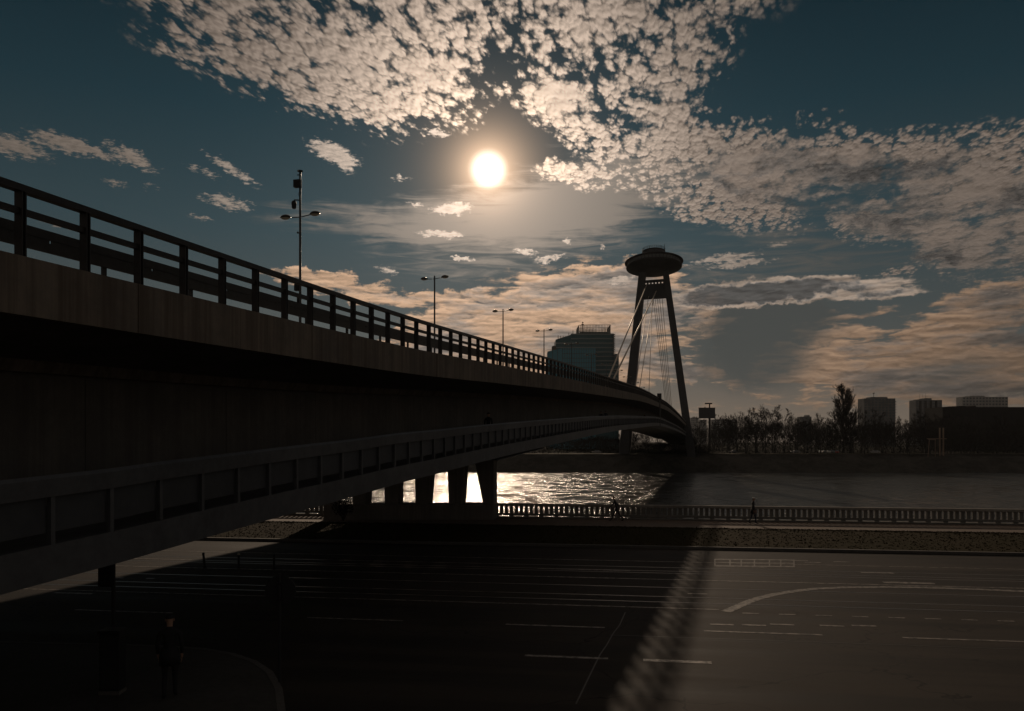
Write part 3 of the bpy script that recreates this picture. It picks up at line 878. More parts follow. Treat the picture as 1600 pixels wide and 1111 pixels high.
m = MB(); z2, z3 = 76.6 * k, 77.4 * k; m.quadbox([(-cw(z2), -0.8, z2), (cw(z2), -0.8, z2), (cw(z2), 0.8, z2), (-cw(z2), 0.8, z2), (-cw(z3), -0.8, z3), (cw(z3), -0.8, z3), (cw(z3), 0.8, z3), (-cw(z3), 0.8, z3)])
part('upper_beam', m, 'pylon_steel', py)
for i in range(7):
    c = -4.32 + i * 1.44; m = MB().box((c - .38, -.75, z1 - .02), (c + .36, 0.75, z2 + .02)); part('mullion', m, 'pylon_steel', py)
S0 = HT + .9
prof = [(5.7, .35), (6.2, .6), (9.3, 1.45), (11.6, 2.3), (12.35, 2.62), (12.4, 2.85), (12.0, 3.25), (11.2, 3.45)]
sau = part('disc', MB().lathe(prof, 64, (0, 0, S0)), 'saucer_skin', py, True)
part('disc_roof', MB().lathe([(11.8, 4.62), (12.85, 4.78), (13.0, 4.95), (12.7, 5.15), (11.2, 5.75), (8.2, 6.75), (5.0, 7.6), (4.7, 7.6)], 64, (0, 0, S0)), 'saucer_skin', py, True)
part('core', MB().lathe([(9.6, 3.3), (9.6, 4.8)], 48, (0, 0, S0)), 'block_dark', py, True)
NP = 44
for i in range(NP):
    a0 = 2 * math.pi * (i + .08) / NP; a1 = 2 * math.pi * (i + .92) / NP
    def pt(a, r, z): return (r * math.cos(a), r * math.sin(a), S0 + z)
    m = MB(); m.quadbox([pt(a0, 11.2, 3.5), pt(a0, 11.26, 3.5), pt(a1, 11.26, 3.5), pt(a1, 11.2, 3.5), pt(a0, 11.7, 4.66), pt(a0, 11.76, 4.66), pt(a1, 11.76, 4.66), pt(a1, 11.7, 4.66)])
    part('window', m, 'disc_glass', sau)
part('roof_drum', MB().lathe([(4.75, 7.5), (4.6, 8.4), (5.05, 8.5), (5.05, 8.8), (4.7, 8.85), (4.7, 9.8), (5.15, 9.9), (5.15, 10.1)], 40, (0, 0, S0)), 'saucer_skin', py, False)
rm = MB()
for i in range(40):
    a = 2 * math.pi * i / 40; rm.tube([(5.1 * math.cos(a), 5.1 * math.sin(a), S0 + 10.1), (5.1 * math.cos(a), 5.1 * math.sin(a), S0 + 11.2)], .07, 4)
for zz in (10.65, 11.2):
    rm.tube([(5.1 * math.cos(2 * math.pi * i / 40), 5.1 * math.sin(2 * math.pi * i / 40), S0 + zz) for i in range(41)], .06, 4)
part('roof_railing', rm, 'lamp_steel', py)
for ax, ay, hh in [(4.9, 0, 3.2), (-3.2, 1, 2.2), (-1.8, -1.5, 2.4), (2.6, .4, 1.9), (-4.6, -.4, 1.9), (.2, 2, 1.7), (3.4, -2, 1.8)]:
    part('antenna', MB().tube([(ax, ay, S0 + 10), (ax, ay, S0 + 10 + hh)], .11, 5), 'lamp_steel', py)


# stays
def stay(tp, td, bottom, r=.14):
    a = at_depth(*tp, td); b = Vector(bottom)
    o = part('stay_cable', MB().tube([a, b], r, 8), 'cable_steel', py, True)
    o.matrix_parent_inverse = (Matrix.Translation(PB) @ py.rotation_quaternion.to_matrix().to_4x4()).inverted()
    return o


def deck_pt(px, dx=0.0):
    q = on_x(px, HOR, XC + dx); return (q.x, q.y, ZD(q.y) + .1)


for tp, px, dx, r in [((1010, 446), 936.5, 0, .21), ((1025.5, 455), 941.5, .0, .21), ((1013.5, 463), 988, 0, .12), ((1022, 462), 993.5, 0, .12), ((1019.5, 466), 1012.5, 0, .11)]:
    stay(tp, 361.5, deck_pt(px, dx), r)
for i, tx in enumerate((1020.5, 1023.5, 1027, 1030.5, 1034.5)):
    stay((tx, 465), 363, (XC - .9 + i * .45, 440 + i * 4, ZD(440) + .2), .11)

# dark mast with a cabinet by the railing
q = on_x(1031, 620, XN + .1)
ms = thing('service_mast', 'dark thin mast with a small cabinet fixed to the bridge edge near the tower', 'mast', (q.x, q.y, ZW(q.y)))
part('pole', MB().tube([(0, 0, -.6), (0, 0, ZD(q.y) - ZW(q.y) + 1.6)], .14, 8), 'lamp_steel', ms)
bevel(part('cabinet', MB().box((-.55, -.3, ZD(q.y) - ZW(q.y) + .6), (.35, .3, ZD(q.y) - ZW(q.y) + 2.0)), 'dark_plastic', ms), .05)


# ------------------------------------------------------------------ lamps on the bridge
def lamp_mesh(root, arm_z=8.0, top=8.25):
    part('pole', MB().tube([(0, 0, 0), (0, 0, 1.4), (0, 0, 1.45), (0, 0, top)], [.105, .10, .078, .055], 10), 'lamp_steel', root, True)
    part('base_plate', MB().lathe([(.22, 0), (.22, .03), (.13, .05), (.12, .25)], 12), 'lamp_steel', root)
    for sg in (-1, 1):
        rise = .02 if sg < 0 else .10
        part('arm', MB().tube([(0, 0, arm_z), (sg * .62, 0, arm_z + rise)], .028, 8), 'lamp_steel', root, True)
        m = MB(); prof = []
        n1, n2 = 20, 5
        rings = []
        for i in range(n2 + 1):
            q = math.pi / 2 * i / n2
            rings.append([(sg * .86 + .30 * math.cos(q) * math.cos(2 * math.pi * k / n1), .17 * math.cos(q) * math.sin(2 * math.pi * k / n1), arm_z + rise + .01 + .165 * math.sin(q)) for k in range(n1)])
        m.sweep(rings); part('lamp_shade', m, 'lamp_shell', root, True)
        m = MB(); rings = []
        for i in range(n2 + 1):
            q = math.pi / 2 * i / n2
            rings.append([(sg * .86 + .25 * math.cos(q) * math.cos(2 * math.pi * k / n1), .145 * math.cos(q) * math.sin(2 * math.pi * k / n1), arm_z + rise + .004 - .10 * math.sin(q)) for k in range(n1)])
        m.sweep(rings); part('lens', m, 'lamp_lens', root, True)


LY = [on_x(p, HOR, XC).y for p in (469, 679, 786, 850)]
gap = (LY[3] - LY[0]) / 3
lab = {1: 'twin-armed bridge lamp post standing nearest to the right of the camera post', 2: 'twin-armed bridge lamp post alone against the peach cloud, left of the glass tower',
       3: 'twin-armed bridge lamp post just left of the glass tower block', 4: 'twin-armed bridge lamp post in front of the blue glass wing',
       5: 'twin-armed bridge lamp post in front of the right half of the glass wing', 6: 'twin-armed bridge lamp post in front of the dark striped tower face',
       7: 'twin-armed bridge lamp post at the right edge of the tower block', 8: 'small twin-armed bridge lamp post left of the pylon leg', 9: 'small twin-armed bridge lamp post just right of the left pylon leg',
       10: 'tiny twin-armed bridge lamp post behind the stay cables', 11: 'last tiny twin-armed bridge lamp post before the deck crest'}
l0 = thing('street_lamp', 'twin-armed bridge lamp post with camera and grey box above its arms', 'street lamp', (XC, LY[0], ZD(LY[0])), 0, 'lamp posts along the middle of the bridge')
lamp_mesh(l0, 8.0, 10.45)
l1 = thing('street_lamp', lab[1], 'street lamp', (XC, LY[1], ZD(LY[1])), 0, 'lamp posts along the middle of the bridge')
lamp_mesh(l1)
for i in range(2, 12):
    y = LY[0] + gap * i if i > 3 else LY[i]
    copy_tree(l1, (XC, y, ZD(y)), 0, lab[i])
bevel(part('equipment_box', MB().box((-.24, -.32, 9.52), (.15, -.08, 9.92)), 'dark_plastic', l0), .015)
part('antenna_cap', MB().lathe([(.04, 10.1), (.05, 10.4), (.15, 10.42), (.15, 10.47), (.05, 10.5)], 12), 'dark_plastic', l0)
part('bracket', MB().tube([(0, 0, 10.25), (-.16, 0, 10.25)], .03, 6).tube([(-.02, 0, 9.5), (-.1, 0, 9.2), (-.02, 0, 9.0)], .012, 5), 'dark_plastic', l0)
part('camera_arm', MB().tube([(0, 0, 8.86), (-.12, 0, 8.92), (-.33, 0, 8.94), (-.36, 0, 8.86)], .035, 8), 'lamp_steel', l0, True)
part('dome_camera', MB().lathe([(.02, 8.46), (.09, 8.48), (.12, 8.55), (.12, 8.66), (.135, 8.68), (.135, 8.80), (.10, 8.88), (.03, 8.91)], 14, (-.36, 0, 0)), 'dark_plastic', l0, True)
bevel(part('control_box', MB().box((-.30, -.12, 4.1), (-.07, .12, 4.45)).box((-.16, -.08, 3.2), (-.06, .08, 3.9)), 'dark_plastic', l0), .01)
part('loudspeaker', MB().tube([(-.05, 0, 7.15), (-.16, 0, 7.2)], [.02, .06], 8), 'dark_plastic', l0)
sm = MB()
for i in range(10):
    a = math.radians(20 + i * 15.5); sm.tube([(0, 0, 2.7), (.42 * math.cos(a), .05, 2.7 + .36 * math.sin(a))], .012, 4)
part('bird_spikes', sm, 'lamp_steel', l0)

# ------------------------------------------------------------------ the promenade balustrade
def balustrade(name, label, s0, s1):
    t0 = T_QUAY - .36; t1 = T_QUAY - .08; zb = .06
    b = thing(name, label, 'balustrade', st((s0 + s1) / 2, (t0 + t1) / 2, zb), TH, 'balustrades along the quay'); h = (s1 - s0) / 2; w = (t1 - t0) / 2
    bevel(part('plinth', MB().box((-h, -w - .05, 0), (h, w + .05, .10)), 'concrete_pier', b), .02)
    bevel(part('bottom_rail', MB().box((-h, -w + .03, .175), (h, w - .03, .34)), 'concrete_pier', b), .02)
    bevel(part('top_rail', MB().box((-h, -w - .04, .84), (h, w + .04, 1.03)), 'concrete_pale', b), .03)
    sl = MB().box((-.118, -w + .08, .335), (.118, w - .08, .845)).mesh('slat', 'concrete_pier')
    bl = MB().box((-.15, -w + .05, .095), (.15, w - .05, .18)).mesh('support_block', 'concrete_pier')
    n = int(2 * h / .358)
    for i in range(n):
        x = -h + .18 + i * .358
        o = link('slat', sl, b); o.location = (x, 0, 0)
        if i % 3 == 0:
            o = link('support_block', bl, b); o.location = (x, 0, 0)
    return b


sA = s_at(773, T_QUAY)
balustrade('balustrade', 'dark slatted concrete balustrade along the promenade right of the bridge pier', sA, sA + 74)
sB = s_at(548, T_QUAY)
balustrade('balustrade', 'dark slatted concrete balustrade glimpsed beyond the bridge pier', sB - 26, sB + .9)


# ------------------------------------------------------------------ bare winter trees
def tree_meshes(seed, height, spread, upright, limbs=9, trunk_r=.26, levels=4, crown_from=.13, kids=(6, 5, 4), twig=.034):
    r = random.Random(seed); trunk = MB(); crown = MB()
    pts = [(0, 0, -.3)]; rad = [trunk_r * 1.3]
    lean = Vector((r.uniform(-.04, .04), r.uniform(-.04, .04), 1))
    n = 7
    for i in range(1, n + 1):
        f = i / n; p = lean * (height * .86 * f) + Vector((r.uniform(-.2, .2), r.uniform(-.2, .2), 0)) * f * 1.3
        pts.append(tuple(p)); rad.append(trunk_r * (1 - f * .86))
    trunk.tube(pts, rad, 7)

    def trunk_at(f):
        q = f * n; i = min(int(q), n - 1); return Vector(pts[i]).lerp(Vector(pts[i + 1]), q - i)

    def grow(p, d, L, ra, lev, mb):
        steps = 3 if lev < 3 else 2
        path = [p]; rr = [ra]; q = p.copy(); dd = d.copy()
        for i in range(steps):
            dd = (dd + Vector((r.uniform(-.25, .25), r.uniform(-.25, .25), r.uniform(-.08, .20) + upright * .12))).normalized()
            q = q + dd * (L / steps); path.append(q.copy()); rr.append(ra * (1 - .62 * (i + 1) / steps))
        mb.tube(path, rr, 5 if lev == 1 else 3, cap=False)
        if lev >= levels: return
        for _ in range(kids[lev - 1]):
            f = r.uniform(.25, 1.0); qq = f * steps; i = min(int(qq), steps - 1)
            bp = path[i].lerp(path[i + 1], qq - i)
            ax = dd.orthogonal().normalized(); ax = Matrix.Rotation(r.uniform(0, 2 * math.pi), 3, dd) @ ax
            ang = r.uniform(.35, .85) * (1 - .55 * upright)
            nd = (dd * math.cos(ang) + ax * math.sin(ang)).normalized()
            grow(bp, nd, L * r.uniform(.42, .62), max(ra * .48, twig), lev + 1, crown)
    for i in range(limbs):
        f = crown_from + (1 - crown_from) * (i + r.uniform(0, .8)) / limbs
        f = min(f, .98)
        a = i * 2.4 + r.uniform(-.4, .4)
        tilt = (1.05 - .45 * f) * (1 - .62 * upright)
        d = Vector((math.sin(tilt) * math.cos(a), math.sin(tilt) * math.sin(a), math.cos(tilt)))
        L = height * spread * (1.15 - .62 * f) * r.uniform(.8, 1.15)
        grow(trunk_at(f), d, L, trunk_r * .42 * (1.15 - f * .7), 1, trunk if False else crown)
    return trunk.mesh('trunk', 'bark', True, False), crown.mesh('crown', 'twigs', False, False)


KINDS = [tree_meshes(21, 13, .42, .15, 10), tree_meshes(22, 15, .38, .25, 11), tree_meshes(23, 11, .45, .05, 10), tree_meshes(24, 16, .34, .35, 12)]


def tree(kind, p, rz, sc, label, group='bare trees on the far bank', name='bare_tree'):
    t = thing(name, label, 'tree', p, rz, group); t.scale = (sc, sc, sc)
    link('trunk', kind[0], t); link('crown', kind[1], t)
    return t


rt = random.Random(9)
common = 'leafless winter tree in the dense dark belt on the far bank'


def far(px, dep): q = at_depth(px, HOR, dep); q.z = 0.0; return q


front = [(1152, 372, 1, 1.05), (1166, 366, 2, 1.55), (1181, 376, 0, 1.45), (1196, 370, 1, 1.35), (1211, 378, 3, 1.25), (1226, 368, 0, 1.4), (1242, 374, 2, 1.35), (1262, 384, 0, 1.05), (1280, 378, 1, 1.0), (1298, 386, 2, 1.35)]
flab = ['leftmost leafless tree of the rounded clump right of the billboard', None, None, None, None, None, 'leafless tree closing the right end of the rounded clump', None, None, None]
for (px, dep, kd, sc), lb in zip(front, flab):
    tree(KINDS[kd], far(px, dep), rt.uniform(0, 6.3), sc, lb or common)
for i in range(46):
    px = 1146 + i * 10.5 + rt.uniform(-7, 7); dep = rt.uniform(380, 440)
    tree(KINDS[rt.randrange(4)], far(px, dep), rt.uniform(0, 6.3), rt.uniform(.88, 1.18), common)
for i in range(24):
    px = 1262 + i * 15 + rt.uniform(-6, 6); tree(KINDS[rt.randrange(4)], far(px, rt.uniform(356, 376)), rt.uniform(0, 6.3), rt.uniform(.75, 1.05), common)
for i in range(12):
    px = 1086 + i * 5.5 + rt.uniform(-3, 3); tree(KINDS[rt.randrange(4)], far(px, rt.uniform(470, 540)), rt.uniform(0, 6.3), rt.uniform(.95, 1.3), 'hazy leafless tree behind the billboard pole', 'hazy trees behind the billboard')
for i in range(12):
    px = 800 + i * 21 + rt.uniform(-6, 6); tree(KINDS[rt.randrange(4)], far(px, rt.uniform(372, 400)), rt.uniform(0, 6.3), rt.uniform(.5, .7), 'dark leafless tree seen through the gap under the bridge', 'trees under the bridge on the far bank')
pop = tree_meshes(31, 28, .33, .70, 34, .42, 4, .10, (7, 6, 4), .05)
tree(pop, far(1318, 384), .6, 1.08, 'tall slender leafless poplar standing above all the other trees', None, 'poplar_tree')
pop2 = tree_meshes(32, 19, .30, .65, 20, .3, 4, .12, (6, 6, 4), .045)
tree(pop2, far(1329, 390), 2.0, 1.0, 'shorter upright leafless tree leaning on the right of the tall poplar', None, 'poplar_tree')

# undergrowth along the bank crest
um = MB(); ru = random.Random(12)
for i in range(30000):
    x = ru.uniform(72, 330); dep = ru.uniform(366, 400)
    hmax = (5.6 + 1.2 * math.sin(x * .13) + 1.2 * math.sin(x * .41)) * min(1.0, max(.25, (x - 84) / 14))
    p = fb(x, dep, ru.uniform(0, 1) ** 1.15 * hmax); s = ru.uniform(.12, .42)
    d1 = Vector((ru.gauss(0, 1), ru.gauss(0, 1), ru.gauss(0, 1))).normalized() * s; d2 = Vector((ru.gauss(0, 1), ru.gauss(0, 1), ru.gauss(0, 1))).normalized() * s * .5
    um.poly([p - d1, p + d2, p + d1, p - d2])
for i in range(7000):
    x = ru.uniform(-95, 72); p = fb(x, ru.uniform(366, 392), ru.uniform(0, 1) * 3.5); s = ru.uniform(.2, .55)
    d1 = Vector((ru.gauss(0, 1), ru.gauss(0, 1), ru.gauss(0, 1))).normalized() * s; d2 = Vector((ru.gauss(0, 1), ru.gauss(0, 1), ru.gauss(0, 1))).normalized() * s * .5
    um.poly([p - d1, p + d2, p + d1, p - d2])
uo = part('undergrowth', um, 'shrub_leaf', None, fix=False); uo['kind'] = 'stuff'; uo['label'] = 'dark tangled undergrowth below the trees of the far bank'

# a wood further back that reads as one mass of twigs
wm = MB()
for i in range(150000):
    x = ru.uniform(-120, 420); dep = ru.uniform(396, 490)
    hm = (13.2 + 2.2 * math.sin(x * .09 + 1) + 1.6 * math.sin(x * .31) + 1.0 * math.sin(x * .83)) * (min(1.0, max(.3, (x - 96) / 14)) if x > 74 else .62)
    z = hm * (1 - ru.random() ** 1.6 * .98); L = ru.uniform(.8, 2.4); w = ru.uniform(.035, .085)
    p = fb(x, dep, z - L * .5); d = Vector((ru.gauss(0, .45), ru.gauss(0, .45), 1)).normalized() * L
    q = ru.uniform(0, math.pi); n = Vector((math.cos(q), math.sin(q), 0)) * w
    wm.poly([p - n, p + n, p + d])
wo_ = part('woodland', wm, 'twigs', None, fix=False); wo_['kind'] = 'stuff'; wo_['label'] = 'dark leafless woodland behind the trees of the far bank'

# a shrub beside the bank pier
q = at_depth(536, HOR, 55.2); sm = MB(); stm = MB()
for i in range(700):
    d = Vector((ru.gauss(0, 1), ru.gauss(0, 1), ru.gauss(0, 1))).normalized() * ru.uniform(.3, 1.0); p = Vector((d.x * .8, d.y * .7, 1.0 + d.z * .75)); s = ru.uniform(.03, .09)
    d1 = Vector((ru.gauss(0, 1), ru.gauss(0, 1), ru.gauss(0, 1))).normalized() * s; d2 = d1.orthogonal().normalized() * s * .5
    sm.poly([p - d1, p + d2, p + d1, p - d2])
for i in range(8): stm.tube([(0, 0, 0), (ru.uniform(-.3, .3), ru.uniform(-.3, .3), .7), (ru.uniform(-.7, .7), ru.uniform(-.6, .6), 1.4)], [.03, .02, .01], 5)
sh_ = thing('shrub', 'small dark shrub growing at the foot of the bridge pier', 'shrub', (q.x, q.y, .1)); part('foliage', sm, 'shrub_leaf', sh_, fix=False); part('stem', stm, 'bark', sh_)


# ------------------------------------------------------------------ buildings
def frame_at(px, dep, turn=0.0):
    q = at_depth(px, HOR, dep); q.z = 0; return q, YAW + turn


def hpx(py, dep): return (HOR - py) * dep / FPX + EYE


# glass tower block behind the bridge
D = 620.0; k = D / FPX
q, rz = frame_at(800, D)
tb = thing('tower_block', 'dark teal glass tower block with stepped roof and lattice crown behind the bridge', 'tower block', q, rz)
X = lambda px: (px - 800) * k
def tower_volume(name, px0, px1, py, y0, y1, mat, slab=None, bays=0, floors=0):
    z = hpx(py, D)
    o = part(name, MB().box((X(px0), y0, 0), (X(px1), y1, z)), mat, tb)
    return o, z
v1, z1 = tower_volume('glass_wing', 877, 928, 547, -14, 6, 'tower_glass')
v1b = part('side_wing', MB().quadbox([(X(855), -8, 0), (X(877) - .05, -13.5, 0), (X(877) - .05, 6, 0), (X(855), 6, 0), (X(855), -8, hpx(551, D)), (X(877) - .05, -13.5, hpx(547.5, D)), (X(877) - .05, 6, hpx(547.5, D)), (X(855), 6, hpx(551, D))]), 'tower_glass', tb)
v2, z2 = tower_volume('main_block', 893, 961, 519.5, 6.1, 34, 'tower_glass_dark')
v2b = part('left_block', MB().quadbox([(X(869), 6.1, 0), (X(893) - .05, 6.1, 0), (X(893) - .05, 30, 0), (X(869), 30, 0), (X(869), 6.1, hpx(529, D)), (X(893) - .05, 6.1, hpx(521.5, D)), (X(893) - .05, 30, hpx(521.5, D)), (X(869), 30, hpx(529, D))]), 'tower_glass_dark', tb)
v3, z3 = tower_volume('low_block', 961.1, 968, 552, 4, 30, 'tower_glass_dark')
fl = 3.4
for v, a, b, y, zt, z0 in ((v2, 893, 961, 6.1, z2, 20), (v2b, 869, 893, 6.1, hpx(530, D), 20), (v3, 961.2, 968, 4, z3, 20)):
    me = MB().box((X(a), y - .45, -.45), (X(b), y - .02, .45)).mesh('spandrel', 'tower_slab'); z = z0
    while z < zt:
        o = link('spandrel', me, v); o.location = (0, 0, z); z += fl
me = MB().box((-.09, -14.18, 0), (.09, -14.01, z1)).mesh('mullion', 'tower_steel')
for i in range(15):
    o = link('mullion', me, v1); o.location = (X(877) + i * (X(928) - X(877)) / 14, 0, 0)
me = MB().box((X(877), -14.12, -.12), (X(928), -14.01, .12)).mesh('transom', 'tower_steel'); z = 20
while z < z1:
    o = link('transom', me, v1); o.location = (0, 0, z); z += fl
for i in range(4):
    f = i / 3; xx = X(855) + (X(877) - X(855)) * f; yy = -8.2 - 5.5 * f
    part('mullion', MB().box((xx - .12, yy - .1, 0), (xx + .12, yy + .2, hpx(551 - 3.5 * f, D))), 'tower_steel', v1b)
# balcony lattice on the right edge
for i in range(12):
    zz = hpx(522 + i * 2.9, D); part('balcony', MB().box((X(958.5), 2.8, zz), (X(962), 6.0, zz + .35)).box((X(961.7), 2.8, zz), (X(962), 3.1, zz + 1.45)), 'tower_slab', tb)
# crown screen
cr = MB(); zc0, zc1 = z2, hpx(505.5, D)
for (xa, ya), (xb_, yb_) in [((X(906), 9), (X(922), 7)), ((X(922), 7), (X(955.5), 7)), ((X(955.5), 7), (X(955.5), 30)), ((X(955.5), 30), (X(906), 30)), ((X(906), 30), (X(906), 9))]:
    n = max(2, int(math.hypot(xb_ - xa, yb_ - ya) / 1.1))
    for i in range(n + 1):
        f = i / n; xx, yy = xa + (xb_ - xa) * f, ya + (yb_ - ya) * f; cr.box((xx - .13, yy - .13, zc0), (xx + .13, yy + .13, zc1))
    for zz in (zc0 + .3, zc0 + (zc1 - zc0) * .36, zc0 + (zc1 - zc0) * .68, zc1):
        cr.tube([(xa, ya, zz), (xb_, yb_, zz)], .20, 4)
part('crown_screen', cr, 'tower_steel', tb)
part('plant_room', MB().box((X(908), 10, z2), (X(953), 28, z2 + 2.0)), 'tower_slab', tb)
part('roof_mast', MB().tube([(X(912), 9, zc0), (X(912), 9, hpx(500, D))], .25, 6).box((X(910), 8.6, hpx(505, D)), (X(914), 9.4, hpx(503.8, D))).box((X(910.8), 8.6, hpx(502, D)), (X(913.5), 9.4, hpx(501, D))), 'tower_steel', tb)
rm = MB()
for px, h0, h1 in [(873, 527, 521.5), (877, 527, 522.5), (881, 526, 522.5), (885, 524.5, 523), (890, 522, 517.5), (896.5, 520, 514), (902, 519.5, 513), (904, 519.5, 513.5)]:
    rm.tube([(X(px), 8, hpx(h0, D) - .8), (X(px), 8, hpx(h1, D))], .22, 5)
part('roof_vents', rm, 'tower_steel', tb)
bevel(part('roof_tank', MB().box((X(862), -4, hpx(549.5, D)), (X(869), 2, hpx(541, D))), 'tower_steel', tb), .8)


def slab_block(name, label, px0, px1, pytop, dep, depth, mat, floors, bays, tops=(), turn=0.0, cat='apartment block'):
    q, rz = frame_at((px0 + px1) / 2, dep, turn); kk = dep / FPX; w = (px1 - px0) * kk / 2; H = hpx(pytop, dep)
    o = thing(name, label, cat, q, rz)
    body = part('wall', MB().box((-w, 0, 0), (w, depth, H)), mat, o)
    for a, b, pt_ in tops:
        part('roof_house', MB().box(((a - (px0 + px1) / 2) * kk, 2, H), ((b - (px0 + px1) / 2) * kk, depth - 2, hpx(pt_, dep))), mat, o)
    if floors:
        ww = 2 * w / bays * .56; hh = H / floors * .5
        me = MB().box((-ww / 2, -.06, -hh / 2), (ww / 2, .0, hh / 2)).mesh('window', 'window_glass')
        for f in range(max(0, floors - 7), floors):
            for i in range(bays):
                wo = link('window', me, body); wo.location = (-w + (i + .5) * 2 * w / bays, -.01, (f + .5) * H / floors)
    return o, w, H


bA, w, H = slab_block('apartment_block', 'grey high-rise block with stepped roof right of the poplar', 1350, 1399, 622.5, 900, 16, 'block_grey', 18, 9, [(1362, 1388, 620.2)])
part('roof_mast', MB().tube([(-4, 6, H), (-4, 6, H + 6.5)], .25, 5).box((-5, 5.6, H + 5.6), (-3, 6.4, H + 6.5)), 'tower_steel', bA)
for i in range(7):
    part('balcony', MB().box((w, 1, H - 4 - i * 3.0), (w + 1.6, 6, H - 3 - i * 3.0)), 'block_grey', bA)
bB, w, H = slab_block('apartment_block', 'grey high-rise with ribbed front and two thin aerials', 1431, 1472, 625, 960, 16, 'block_grey', 18, 8, [(1436, 1446, 623.8), (1446, 1457, 622)])
for i in range(4): part('stair_rib', MB().box((-w + 4 + i * 6.2, -1.0, 0), (-w + 6.2 + i * 6.2, -.02, H - 1)), 'block_dark', bB)
for x_ in (-8.5, -4.8, -1.5): part('aerial', MB().tube([(x_, 5, H), (x_, 5, H + 8)], .12, 4), 'tower_steel', bB)
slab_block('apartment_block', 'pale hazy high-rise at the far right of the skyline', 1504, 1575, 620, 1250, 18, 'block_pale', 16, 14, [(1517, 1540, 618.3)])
slab_block('office_block', 'low dark flat-roofed building beyond the trees at the far right', 1473, 1640, 636, 470, 20, 'block_dark', 0, 0, [(1486, 1494, 634.8), (1500, 1512, 634), (1524, 1528, 633.5)], cat='building')
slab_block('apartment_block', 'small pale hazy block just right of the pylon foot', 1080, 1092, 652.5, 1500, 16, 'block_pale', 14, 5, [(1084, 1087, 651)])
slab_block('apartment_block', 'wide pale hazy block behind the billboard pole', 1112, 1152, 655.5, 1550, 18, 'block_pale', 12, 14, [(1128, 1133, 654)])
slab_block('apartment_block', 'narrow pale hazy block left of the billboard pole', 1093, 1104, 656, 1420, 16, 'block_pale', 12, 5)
slab_block('apartment_block', 'low hazy block between the clump of trees and the poplar', 1252, 1268, 651, 1100, 16, 'block_grey', 0, 0, [(1262, 1266, 648.5)])

# billboard
dep = 425; q, rz = frame_at(1104.5, dep); kk = dep / FPX
bb = thing('billboard', 'big dark billboard on a single pole beside the pylon', 'billboard', q, rz)
bevel(part('panel', MB().box((-12.6 * kk, -.5, hpx(653, dep)), (12.6 * kk, .5, hpx(637.5, dep))), 'billboard_panel', bb), .1)
part('frame', MB().box((-12.9 * kk, -.62, hpx(653.6, dep)), (12.9 * kk, .62, hpx(652.9, dep))).box((-12.9 * kk, -.62, hpx(637.6, dep)), (12.9 * kk, .62, hpx(637, dep))), 'block_dark', bb)
part('pole', MB().tube([(1.4, 0, 0), (1.4, 0, hpx(653.6, dep))], .55, 10), 'block_dark', bb)
part('top_sign', MB().box((-1.0, -.4, hpx(631.6, dep)), (8 * kk, .4, hpx(629.6, dep))).box((1.1, -.2, hpx(637, dep)), (1.7, .2, hpx(631.6, dep))).box((-3.4 * kk, -.3, hpx(637, dep)), (1.0 * kk - 1.2, .3, hpx(635.6, dep))), 'block_dark', bb)

# twin mooring posts and a small gantry by the far bank
q, rz = frame_at(1472, 346); kk = 346 / FPX
mp = thing('mooring_posts', 'pair of pale rusty mooring posts lit by the sun on the far bank', 'mooring posts', q, rz)
for x_ in (-.95, .55):
    part('post', MB().tube([(x_, 0, -4), (x_, 0, hpx(668.5, 346))], .30, 10), 'rust_steel', mp)
part('cross_deck', MB().box((-6.0, -1.0, hpx(686, 346)), (1.4, 1.0, hpx(685, 346))), 'rust_steel', mp)
q, rz = frame_at(1456.5, 345)
gt = thing('gantry', 'small pale steel gantry frame left of the mooring posts', 'gantry', q, rz)
part('leg', MB().tube([(-1.9, 0, -2.5), (-1.2, 0, hpx(687, 345))], .14, 6), 'rust_steel', gt); part('leg', MB().tube([(1.3, 0, -2.5), (1.3, 0, hpx(687, 345))], .14, 6), 'rust_steel', gt)
part('beam', MB().box((-1.6, -.15, hpx(687.4, 345)), (1.6, .15, hpx(686.4, 345))), 'rust_steel', gt)


